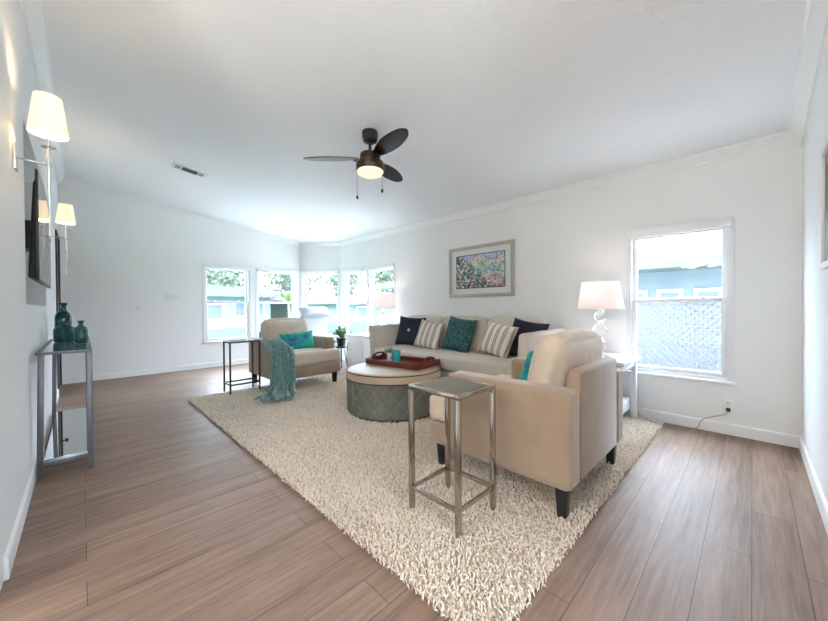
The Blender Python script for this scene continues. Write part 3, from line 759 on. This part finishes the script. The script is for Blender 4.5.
# ------------------------------------------------------------------ console table and vases on the tv wall
ct = thing('console_table', 'silver metal console table with glass top against the television wall', 'console table', (-.083, 3.85, 0))
y0, y1 = -.735, .735; xw, xf = -.132, .125
th = .013
for y in (y0+th, y1-th):
    b = MB(); b.prism([(xw+.012, .778), (xw+.04, .778), (xw+.028, 0), (xw, 0)], 1, y-th, y+th, .002); b.build('leg', M['silver'], ct)
    b = MB(); b.prism([(xf-.028, .778), (xf, .778), (xf, 0), (xf-.028, 0)], 1, y-th, y+th, .002); b.build('leg', M['silver'], ct)
    b = MB(); b.box((xw+.03, y-th+.002, .075), (xf-.03, y+th-.002, .105), .002); b.build('stretcher', M['silver'], ct)
b = MB()
for lo, hi in (((xw, y0, .778), (xf, y0+.026, .795)), ((xw, y1-.026, .778), (xf, y1, .795)), ((xw, y0+.026, .778), (xw+.026, y1-.026, .795)), ((xf-.026, y0+.026, .778), (xf, y1-.026, .795))): b.box(lo, hi, .002)
b.build('top_frame', M['silver'], ct)
M['tableglass'] = mat('console_glass', (.35, .47, .46), .04, 0, spec=.8); M['tableglass'].node_tree.nodes['Principled BSDF'].inputs['Transmission Weight'].default_value = .8
b = MB(); b.box((xw+.024, y0+.024, .784), (xf-.024, y1-.024, .7935)); b.build('glass_top', M['tableglass'], ct)
b = MB(); b.box((xw+.03, y0+.03, .10), (xf-.004, y1-.03, .112)); b.build('mirrored_shelf', M['mirror'], ct)
def vase(loc, k, ks, label):
    prof = [(0, 0), (.036, 0), (.041, .008), (.043, .05), (.042, .098), (.036, .116), (.018, .128), (.014, .138), (.014, .150), (.021, .156), (.021, .166), (.012, .166), (.012, .14), (0, .13)]
    b = MB(); b.lathe([(r*k, z*ks) for r, z in prof], seg=28); o = b.build('bottle_vase', M['tealglass']); o.location = loc
    tag(o, label, 'vase', 'teal glass bottles on the console')
vase((-.128, 4.46, .7955), 1.35, 2.0, 'tall teal glass bottle at the back of the console table')
vase((-.112, 4.05, .7955), 1.55, 1.05, 'broad teal glass bottle in front of the tall one on the console')
vase((-.012, 3.76, .7955), .95, 1.08, 'small teal glass bottle standing apart near the console front edge')

# ------------------------------------------------------------------ television
M['screen'] = mat('tv_screen', (.006, .006, .007), .06, spec=.8)
tv = thing('television', 'black flat television tilted out from the wall recess', 'television', (-.2, 3.73, 1.6))
b = MB(); b.prism([(-.012, -.352), (.006, -.352), (.006, .355), (-.006, .355)], 1, -.545, .545, .003)
b.build('bezel', M['black'], tv)
b = MB(); b.box((.0062, -.533, -.338), (.0075, .533, .343)); b.build('screen', M['screen'], tv)
b = MB(); b.prism([(-.045, -.33), (-.0125, -.34), (-.008, .30), (-.018, .28)], 1, -.50, .50, .006); b.build('rear_housing', M['black'], tv)
b = MB(); b.box((-.145, -.12, -.1), (-.04, .12, .1), .006); b.build('wall_mount', M['black'], tv)
b = MB(); b.box((XL-.10, 3.0, NZ0+.0005), (XL-.02, 3.25, NZ0+.02), .004); tag(b.build('cable_box', M['black']), 'thin black cable box lying in the recess below the television', 'electronics')

# ------------------------------------------------------------------ wall sconces
M['sconce_shade'] = glow('lit_sconce_shade', (1, .74, .44), .18, (.80, .74, .62))
def sconce(y, label):
    t = thing('wall_sconce', label, 'wall lamp', (XL, y, 1.80), 0, 'lit wall sconces beside the television')
    b = MB(); b.box((0.0005, -.035, -.062), (.014, .035, .062), .004); b.build('back_plate', M['chrome2'], t)
    b = MB(); b.tube([(.012, 0, 0), (.118, 0, 0)], .0055, 8); b.lathe([(0, -.012), (.011, -.012), (.011, .012), (0, .012)], (.118, 0, 0), 12); b.build('arm', M['chrome2'], t)
    b = MB(); b.tube([(.118, 0, -.37), (.118, 0, -.23), (.118, 0, -.22), (.118, 0, .14)], [.003, .003, .0075, .0075], 10); b.build('pole', M['chrome2'], t)
    b = MB(); b.lathe([(0, .083), (.028, .083), (.03, .088), (.014, .091), (0, .091)], (.118, 0, 0), 20); b.build('bobeche', M['chrome2'], t)
    N = 40; bm = bmesh.new(); rings = [[bm.verts.new((.118+r*math.cos(2*PI*k/N), r*math.sin(2*PI*k/N), z)) for k in range(N)] for r, z in ((.074, .15), (.052, .338), (.05, .338), (.072, .15))]
    for i in range(4):
        a, c = rings[i], rings[(i+1) % 4]
        for k in range(N): bm.faces.new((a[k], a[(k+1) % N], c[(k+1) % N], c[k]))
    bmesh.ops.recalc_face_normals(bm, faces=bm.faces[:]); b = MB(); b._merge(bm); b.build('lamp_shade', M['sconce_shade'], t)
    b = MB(); b.lathe([(0, .14), (.012, .14), (.024, .19), (.02, .225), (0, .235)], (.118, 0, 0), 16); b.build('bulb', M['bulb'], t)
    for z, e in ((.30, .55), (.165, .35)):
        l = bpy.data.lights.new('sconce_bulb', 'POINT'); l.energy = e; l.color = (1, .72, .42); l.shadow_soft_size = .03
        o = bpy.data.objects.new('sconce_bulb', l); C.objects.link(o); o.parent = t; o.location = (.118, 0, z)
M['bulb'] = glow('warm_bulb', (1, .8, .5), 2)
sconce(2.51, 'lit chrome wall sconce with ivory shade, this side of the television')
sconce(4.95, 'lit chrome wall sconce with ivory shade, beyond the television by the dark door')

# ------------------------------------------------------------------ ceiling fan
FX, FY = 1.83, 2.39
fz = ceil_z(FX, FY)
fan = thing('ceiling_fan', 'dark three-blade ceiling fan with a lit round globe', 'ceiling fan', (FX, FY, 0))
b = MB(); b.lathe([(0, fz-.0), (.068, fz-.0), (.07, fz-.03), (.062, fz-.085), (.03, fz-.105), (0, fz-.105)], seg=32); b.build('canopy', M['iron'], fan)
b = MB(); b.tube([(0, 0, fz-.10), (0, 0, 2.42)], .014, 12); b.build('downrod', M['iron'], fan)
b = MB(); b.lathe([(0, 2.44), (.03, 2.44), (.085, 2.425), (.09, 2.41), (.09, 2.365), (.118, 2.35), (.125, 2.335), (.125, 2.285), (.118, 2.275), (0, 2.275)], seg=40); b.build('motor_housing', M['bronze'], fan)
M['globe'] = glow('lit_globe', (1, .72, .42), .24, (.8, .75, .65))
b = MB(); b.lathe([(.112, 2.276), (.116, 2.266), (.110, 2.252), (.085, 2.241), (.045, 2.236), (0, 2.235)], seg=40); b.build('light_globe', M['globe'], fan)
for ang in (136, 260, 20):
    bm = bmesh.new(); N = 26; up = []; dn = []
    for side in (0, 1):
        for i in range(N+1):
            q = i/N; r = .10+.49*q
            wd = .076*math.sin(PI*(.12+q*.74))*(1 if q < .88 else math.sqrt(max(.06, 1-((q-.88)/.125)**2)))
            tw = .06*(1-q*.5)
            row = up if side == 0 else dn
            for k in range(5):
                f = (k/4*2-1); row.append(bm.verts.new((r, wd*f, 2.385-f*wd*.20+(.004 if side == 0 else -.004))))
    for row, fl in ((up, 1), (dn, -1)):
        for i in range(N):
            for k in range(4):
                q = (row[i*5+k], row[(i+1)*5+k], row[(i+1)*5+k+1], row[i*5+k+1]); bm.faces.new(q if fl > 0 else q[::-1])
    edge = [i*5 for i in range(N+1)]+[N*5+k for k in range(1, 5)]+[i*5+4 for i in range(N-1, -1, -1)]+[3, 2, 1]
    for a, c in zip(edge, edge[1:]+edge[:1]): bm.faces.new((up[a], up[c], dn[c], dn[a]))
    bmesh.ops.recalc_face_normals(bm, faces=bm.faces[:]); bm.transform(Matrix.Rotation(math.radians(ang), 4, 'Z'))
    b = MB(); b._merge(bm); bl = b.build('blade', M['blade'], fan)
    b = MB(); b.box((.06, -.02, 2.366), (.15, .02, 2.374), .002, mtx=Matrix.Rotation(math.radians(ang), 4, 'Z')); b.build('blade_iron', M['bronze'], bl)
for (dx, dy), zb in (((-.083, .083), 2.045), ((.075, -.073), 2.10)):
    b = MB(); b.tube([(dx, dy, 2.285), (dx, dy, zb+.02)], .0018, 6); ch = b.build('pull_chain', M['iron'], fan)
    b = MB(); b.lathe([(0, -.02), (.009, -.012), (.012, 0), (.008, .014), (0, .02)], (dx, dy, zb), 12); b.build('chain_knob', M['iron'], ch)

# ------------------------------------------------------------------ chandelier of the dining area behind the camera (mirrored in the right window)
ch_ = thing('chandelier', 'five-light chandelier over the dining area, mirrored in the lattice-view window', 'chandelier', (-1.5, .75, 1.72))
CHW = 7
b = MB(); b.tube([(0, 0, ceil_z(-1.5, .75)-1.72), (0, 0, .12)], .006, 8); b.lathe([(0, -.05), (.03, -.03), (.035, .05), (.012, .13), (0, .13)]); b.build('stem', M['chrome2'], ch_)
for k in range(5):
    a = k*2*PI/5; d = Vector((math.cos(a), math.sin(a), 0))
    b = MB(); b.tube([Vector((0, 0, .02)), d*.12+Vector((0, 0, -.05)), d*.24+Vector((0, 0, -.03)), d*.27+Vector((0, 0, .03))], .006, 8); ar = b.build('arm', M['chrome2'], ch_)
    b = MB(); b.lathe([(.02, .03), (.045, .05), (.06, .10), (.062, .14), (.058, .14), (.056, .10), (.04, .055), (.018, .036)], tuple(d*.27), 20); b.build('glass_shade', M['globe'], ar)
    l = bpy.data.lights.new('chandelier_bulb', 'POINT'); l.energy = CHW; l.color = (1, .94, .86); l.shadow_soft_size = .06
    o = bpy.data.objects.new('chandelier_bulb', l); C.objects.link(o); o.parent = ch_; o.location = d*.27+Vector((0, 0, .16))

# ------------------------------------------------------------------ wall and ceiling fittings
v0 = Vector((.90, 4.68, 0)); 
vt = thing('ceiling_vent', 'white ceiling air vent with a dark slot near the far wall', 'vent', (.955, 4.86, ceil_z(.955, 4.86)), 0); vt.scale = (1.15, 1.15, 1)
vt.rotation_euler = (0, math.atan(.135), 0)
b = MB(); b.box((-.155, -.075, -.010), (.155, .075, -.0005), .003); b.build('vent_frame', M['whiteplastic'], vt)
b = MB()
b.box((-.07, -.05, -.0125), (.07, .05, -.0102)); b.build('vent_slot', M['darkslot'], vt)
for s in (-1, 1):
    b = MB()
    for k in range(3): b.box((s*.105-.022+k*.016, -.045, -.0125), (s*.105-.014+k*.016, .045, -.0102))
    b.build('vent_louver', M['darkslot'], vt)
sw = thing('light_switch', 'white four-gang light switch plate on the far wall', 'light switch', (1.075, YA, 1.285))
b = MB(); b.box((-.10, -.006, -.06), (.10, -.0005, .06), .003); b.build('switch_plate', M['whiteplastic'], sw)
for k in range(4):
    b = MB(); x = -.069+k*.046; b.box((x-.016, -.011, -.034), (x+.016, -.0062, .034), .002); b.build('rocker', M['vinyl'], sw)
th_ = thing('thermostat', 'small round white thermostat on the bare far wall', 'thermostat', (.65, YA, 1.085))
b = MB(); b.lathe([(0, .0005), (.04, .0005), (.04, .016), (.034, .022), (0, .022)], seg=28, mtx=Matrix.Rotation(PI/2, 4, 'X')); b.build('body', M['whiteplastic'], th_)
b = MB(); b.lathe([(0, .0222), (.018, .0222), (.016, .026), (0, .026)], seg=24, mtx=Matrix.Rotation(PI/2, 4, 'X')); b.build('dial', M['vinyl'], th_)
ol = thing('power_outlet', 'white power outlet on the wall below the lattice-view window', 'outlet', (XB, .137, .232))
b = MB(); b.box((-.006, -.038, -.058), (-.0005, .038, .058), .003); b.build('outlet_plate', M['whiteplastic'], ol)
for z in (-.025, .025):
    b = MB(); b.box((-.0085, -.016, z-.015), (-.0062, .016, z+.015), .002); rc = b.build('receptacle', M['vinyl'], ol)
    b = MB(); b.box((-.0092, -.008, z-.006), (-.0086, -.005, z+.006)); b.box((-.0092, .005, z-.006), (-.0086, .008, z+.006)); b.build('slot', M['darkslot'], rc)
M['cordgrey'] = mat('grey_cord', (.35, .33, .31), .5)
cd = thing('power_cable', 'thin grey lamp cable running from the wall outlet along the baseboard', 'cable', (XB, .137, .2))
b = MB(); b.box((-.034, -.013, -.007), (-.0095, .013, .02), .003); b.build('plug', M['darkslot'], cd)
pts = [(-.03, 0, .005), (-.045, .02, -.03), (-.06, .12, -.075), (-.04, .17, -.12), (-.032, .2, -.19), (-.035, .30, -.196), (-.05, .42, -.196), (-.06, .52, -.196), (-.06, .60, -.17), (-.06, .68, -.05)]
sm = []
for i in range(len(pts)-1):
    p0 = Vector(pts[max(i-1, 0)]); p1 = Vector(pts[i]); p2 = Vector(pts[i+1]); p3 = Vector(pts[min(i+2, len(pts)-1)])
    for k in range(8):
        t = k/8; sm.append(.5*((2*p1)+(p2-p0)*t+(2*p0-5*p1+4*p2-p3)*t*t+(3*p1-p0-3*p2+p3)*t**3))
sm.append(Vector(pts[-1]))
b = MB(); b.tube(sm, .0035, 6); b.build('cable', M['cordgrey'], cd)

# ------------------------------------------------------------------ pictures
def garden():
    m, nt, bb = nodes('garden_print'); bb.inputs['Roughness'].default_value = .35
    v = texco(nt); s = nt.nodes.new('ShaderNodeSeparateXYZ'); nt.links.new(v, s.inputs[0])
    n1 = nt.nodes.new('ShaderNodeTexNoise'); n1.inputs['Scale'].default_value = 9; n1.inputs['Detail'].default_value = 3; nt.links.new(v, n1.inputs['Vector'])
    def mth(op, a, c=None):
        x = nt.nodes.new('ShaderNodeMath'); x.operation = op
        for k, q in enumerate((a, c)):
            if q is None: continue
            if isinstance(q, (int, float)): x.inputs[k].default_value = q
            else: nt.links.new(q, x.inputs[k])
        return x.outputs[0]
    h = mth('ADD', mth('MULTIPLY', s.outputs['Z'], 2.3), mth('MULTIPLY', mth('SUBTRACT', n1.outputs['Fac'], .5), 1.3))
    h = mth('ADD', h, .5)
    base = ramp(nt, [(.0, (.10, .22, .14)), (.16, (.62, .26, .28)), (.28, (.75, .68, .66)), (.40, (.16, .42, .44)), (.55, (.35, .62, .60)), (.66, (.72, .62, .46)), (.78, (.78, .74, .60)), (.9, (.42, .44, .66)), (1, (.52, .58, .78))]); nt.links.new(h, base.inputs[0])
    vo = nt.nodes.new('ShaderNodeTexVoronoi'); vo.inputs['Scale'].default_value = 46; nt.links.new(v, vo.inputs['Vector'])
    dab = ramp(nt, [(.0, (.03, .07, .06)), (.35, (.05, .28, .20)), (.5, (.75, .40, .46)), (.62, (.9, .88, .8)), (.75, (.10, .30, .40)), (.9, (.55, .16, .22))], 'CONSTANT')
    sc = nt.nodes.new('ShaderNodeSeparateColor'); nt.links.new(vo.outputs['Color'], sc.inputs[0]); nt.links.new(sc.outputs[0], dab.inputs[0])
    # dabs gather towards the left and the lower edge
    k = mth('SUBTRACT', mth('MULTIPLY', s.outputs['Y'], 1.9), mth('MULTIPLY', s.outputs['Z'], 2.6)); k = mth('ADD', k, n1.outputs['Fac']); k = mth('GREATER_THAN', k, .62)
    k2 = mth('MULTIPLY', k, .8); k3 = mth('ADD', k2, mth('MULTIPLY', mth('GREATER_THAN', sc.outputs[1], .62), .5))
    mx = nt.nodes.new('ShaderNodeMix'); mx.data_type = 'RGBA'; nt.links.new(k3, mx.inputs['Factor']); nt.links.new(base.outputs[0], mx.inputs['A']); nt.links.new(dab.outputs[0], mx.inputs['B'])
    nt.links.new(mx.outputs['Result'], bb.inputs['Base Color']); return m
M['print'] = garden(); M['matboard'] = mat('mat_board', (.74, .77, .75), .7); M['champagne'] = mat('champagne_frame', (.50, .45, .40), .35, .3)
M['picglass'] = glassy('picture_glass', (1, 1, 1))
pc = thing('framed_picture', 'framed colourful garden print hanging above the sofa', 'picture', (XB, 2.552, 1.543))
hw, hh = .51, .345
b = MB()
fwid = .045
for lo, hi in (((-.03, -hw, -hh), (-.001, hw, -hh+fwid)), ((-.03, -hw, hh-fwid), (-.001, hw, hh)), ((-.03, -hw, -hh+fwid), (-.001, -hw+fwid, hh-fwid)), ((-.03, hw-fwid, -hh+fwid), (-.001, hw, hh-fwid))): b.box(lo, hi, .006)
b.build('picture_frame', M['champagne'], pc)
b = MB(); b.box((-.012, -hw+.04, -hh+.04), (-.002, hw-.04, hh-.04)); b.build('mat_board', M['matboard'], pc)
b = MB(); b.box((-.0135, -.385, -.228), (-.0122, .385, .228)); b.build('liner', M['darkslot'], pc)
b = MB(); b.box((-.0145, -.375, -.218), (-.0137, .375, .218)); b.build('print', M['print'], pc)
b = MB(); b.box((-.0175, -hw+.042, -hh+.042), (-.0160, hw-.042, hh-.042)); b.build('picture_glass', M['picglass'], pc)
rpf = thing('framed_picture', 'white-edged framed picture on the right wall, cut by the photo edge', 'picture', (2.245, YR, 1.523))
hw, hh = .36, .29
b = MB()
for lo, hi in (((-hw, .001, -hh), (hw, .022, -hh+.03)), ((-hw, .001, hh-.03), (hw, .022, hh)), ((-hw, .001, -hh+.03), (-hw+.03, .022, hh-.03)), ((hw-.03, .001, -hh+.03), (hw, .022, hh-.03))): b.box(lo, hi, .003)
b.build('picture_frame', M['trim'], rpf)
b = MB(); b.box((-hw+.02, .002, -hh+.02), (hw-.02, .010, hh-.02)); b.build('picture_panel', mat('charcoal_panel', (.10, .095, .11), .4), rpf)

# ------------------------------------------------------------------ outside
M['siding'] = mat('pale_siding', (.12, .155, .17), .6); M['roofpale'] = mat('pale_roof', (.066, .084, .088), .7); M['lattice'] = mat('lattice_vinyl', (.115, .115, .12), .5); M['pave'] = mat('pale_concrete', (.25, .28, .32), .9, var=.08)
M['skirt'] = mat('blue_shade_skirting', (.075, .105, .15), .7); M['grassy'] = mat('lawn', (.16, .24, .09), .95, var=.3, vscale=3); M['winpane'] = mat('neighbour_window', (.09, .11, .135), .15)  # the skirting's bluish shade is put into its colour
M['bark'] = mat('bark', (.16, .12, .09), .9, var=.3); M['crown1'] = fabric_shade('tree_leaves', (.085, .11, .08), .5); M['crown2'] = fabric_shade('pale_tree_leaves', (.11, .135, .10), .5); M['shrubm'] = fabric_shade('blue_green_shrub', (.05, .09, .095), .4)
GZ = -.55
b = MB(); b.box((-60, -60, GZ-.1), (90, 90, GZ)); struct('ground', b, M['grassy'])
M['bounce'] = mat('bounce_ground', (.60, .60, .58), .9, var=.06)  # unseen pale ground added to bounce daylight up onto the ceiling
b = MB(); b.box((-12, -12, GZ-.02), (8, 8.2, GZ+.015)); struct('bounce_slab', b, M['bounce'])
b = MB(); b.box((-8, 9.2, GZ+.001), (40, 12.8, GZ+.02)); struct('road', b, M['pave'])
def house(loc, sx, sy, wz, roof, label, wins, ov=.5, rise=.06):
    t = thing('neighbour_house', label, 'house', loc)
    b = MB(); b.box((0, 0, 0), (sx, sy, wz)); b.build('siding', M['siding'], t, False)
    b = MB()
    if roof == 'x': b.prism([(-ov, wz), (sy+ov, wz), (sy+ov, wz+.15), (sy/2, wz+.15+sy*rise), (-ov, wz+.15)], 0, -ov, sx+ov)
    else: b.prism([(-ov, wz), (sx+ov, wz), (sx+ov, wz+.15), (sx/2, wz+.15+sx*rise), (-ov, wz+.15)], 1, -ov, sy+ov)
    b.build('roof', M['roofpale'], t, False)
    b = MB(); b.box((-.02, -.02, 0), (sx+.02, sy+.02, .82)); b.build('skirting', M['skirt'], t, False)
    for lo, hi in wins:
        b = MB(); b.box(lo, hi, .01); f = b.build('window', M['vinyl'], t, False)
        lo, hi = Vector(lo), Vector(hi); d = hi-lo; a = 0 if d.x < d.y else 1
        l2, h2 = lo.copy(), hi.copy()
        for k in range(3):
            if k == a: h2[k] = lo[k]-.002; l2[k] = lo[k]-.014
            else: l2[k] += .07; h2[k] -= .07
        b = MB(); b.box(l2, h2); b.build('pane', M['winpane'], f, False)
    return t
house((.5, 15, GZ), 5.4, 6, 2.1, 'y', 'white neighbouring house across the road seen through the far-wall windows', [((2.9, -.03, 1.15), (3.55, .02, 1.85)), ((3.9, -.03, 1.25), (4.4, .02, 1.9)), ((4.6, -.03, 1.25), (5.15, .02, 1.9))])
house((7.2, 16, GZ), 9, 6, 1.85, 'x', 'white neighbouring house further along the road behind the small palm', [((1.0, -.03, 1.0), (1.8, .02, 1.7)), ((4.0, -.03, 1.0), (4.9, .02, 1.7))])
house((8.6, -5.5, GZ), 6, 14.5, 2.32, 'y', 'white neighbouring house behind the lattice screen', [((-.03, 5.5+.38, 1.68), (.02, 5.5+.82, 1.95)), ((-.03, 5.5+.98, 1.68), (.02, 5.5+1.42, 1.95)), ((-.03, 5.5+1.58, 1.68), (.02, 5.5+2.02, 1.95))], .9, .10)
# lattice screen just outside the sofa-wall window
lt = thing('lattice_screen', 'white lattice privacy screen outside the sofa-wall window', 'lattice', (5.2, .7, GZ))
b = MB(); W_, Z0, Z1, p_ = 1.15, .35, 1.66, .078
for s in (-1, 1):
    xoff = 0 if s > 0 else .008
    k = -60
    while k < 90:
        c = k*p_
        # strip |y - s*z - c| : clip to the rectangle
        zz0, zz1 = Z0, Z1
        lo_, hi_ = sorted(((-W_-c)*s, (W_-c)*s)); a0, a1 = max(zz0, lo_), min(zz1, hi_)
        if a1-a0 > .05:
            hw_ = .0225
            bm = bmesh.new()
            q = [(s*a0+c-hw_, a0), (s*a0+c+hw_, a0), (s*a1+c+hw_, a1), (s*a1+c-hw_, a1)]
            A_ = [bm.verts.new((xoff, y, z)) for y, z in q]; B_ = [bm.verts.new((xoff+.007, y, z)) for y, z in q]
            bm.faces.new(A_); bm.faces.new(B_[::-1])
            for i in range(4): bm.faces.new((A_[i], A_[(i+1) % 4], B_[(i+1) % 4], B_[i]))
            bmesh.ops.recalc_face_normals(bm, faces=bm.faces[:]); b._merge(bm)
        k += 1
b.build('lattice_panel', M['lattice'], lt, False)
b = MB(); b.box((-.02, -W_-.05, Z0-.06), (.035, W_+.05, Z0), .004); b.box((-.02, -W_-.05, Z1), (.035, W_+.05, Z1+.05), .004); b.build('rail', M['vinyl'], lt)
for y in (-W_-.05, W_+.05):
    b = MB(); b.box((-.04, y-.045, 0), (.05, y+.045, Z1+.1), .005); b.build('post', M['vinyl'], lt)
def tree(loc, h, r, m, label, n=900, leaf=.2):
    t = thing('tree', label, 'tree', loc, 0, 'trees beyond the windows')
    b = MB(); b.tube([(0, 0, 0), (.05, 0, h*.35), (0, .1, h*.75)], [.16, .12, .05], 8)
    for k in range(5):
        a = k*1.3; b.tube([(0, 0, h*(.35+.05*k)), (r*.5*math.cos(a), r*.5*math.sin(a), h*(.55+.06*k))], [.06, .02], 6)
    b.build('trunk', M['bark'], t)
    b = MB(); b._merge(leaf_ball(n, r, (0, 0, h*.72), leaf, rng)); b.build('crown', m, t, False)
for x, y, h, r, mm in ((2.0, 25, 5.2, 2.4, 'crown1'), (6.8, 25.5, 5.6, 2.3, 'crown2'), (11.5, 25, 5.6, 2.3, 'crown1'), (16.3, 25, 6.0, 2.3, 'crown2'), (21, 25, 6.2, 2.3, 'crown1'), (20.5, 18.5, 5.6, 2.3, 'crown2'), (26, 22, 6.5, 2.5, 'crown1'), (25, 28, 7, 2.4, 'crown2')):
    tree((x, y, GZ), h, r, M[mm], 'leafy green tree growing beyond the road outside the windows')
pm = thing('palm', 'small yellow-green palm outside the second far-wall window', 'palm', (6.0, 13.4, GZ))
b = MB(); b.tube([(0, 0, 0), (.05, 0, 1.0), (0, 0, 1.9)], [.07, .05, .045], 8); b.build('trunk', M['bark'], pm)
M['palmleaf'] = mat('palm_leaf', (.12, .17, .05), .6, var=.2)
for k in range(11):
    a = k*2*PI/11+.2; bm = bmesh.new(); prev = None; d = Vector((math.cos(a), math.sin(a), 0)); pp = Vector((-d.y, d.x, 0))
    for i in range(9):
        q = i/8; p = d*q*.95+Vector((0, 0, 1.9+.55*math.sin(q*2.2)-.25*q)); wv = .10*math.sin(PI*min(.98, q+.04))
        row = [bm.verts.new(p-pp*wv-Vector((0, 0, .04))), bm.verts.new(p), bm.verts.new(p+pp*wv-Vector((0, 0, .04)))]
        if prev: bm.faces.new((prev[0], prev[1], row[1], row[0])); bm.faces.new((prev[1], prev[2], row[2], row[1]))
        prev = row
    b = MB(); b._merge(bm); b.build('frond', M['palmleaf'], pm)
for x, y, r, lab in ((5.2, 8.3, .50, 'rounded blue-green shrub outside the paired windows, towards the corner'), (5.9, 6.6, .50, 'rounded blue-green shrub outside the window behind the pink lamp')):
    t = thing('shrub', lab, 'shrub', (x, y, GZ+.015), 0, 'shrubs close outside the paired windows')
    b = MB(); b._merge(leaf_ball(1100, r*1.25, (0, 0, r*.9), .06, rng)); b.build('foliage', M['shrubm'], t, False)
    b = MB()
    for k in range(7):
        a = k*.9; b.tube([(0, 0, 0), (r*.5*math.cos(a), r*.5*math.sin(a), r)], [.02, .008], 5)
    b.build('stem', M['bark'], t)
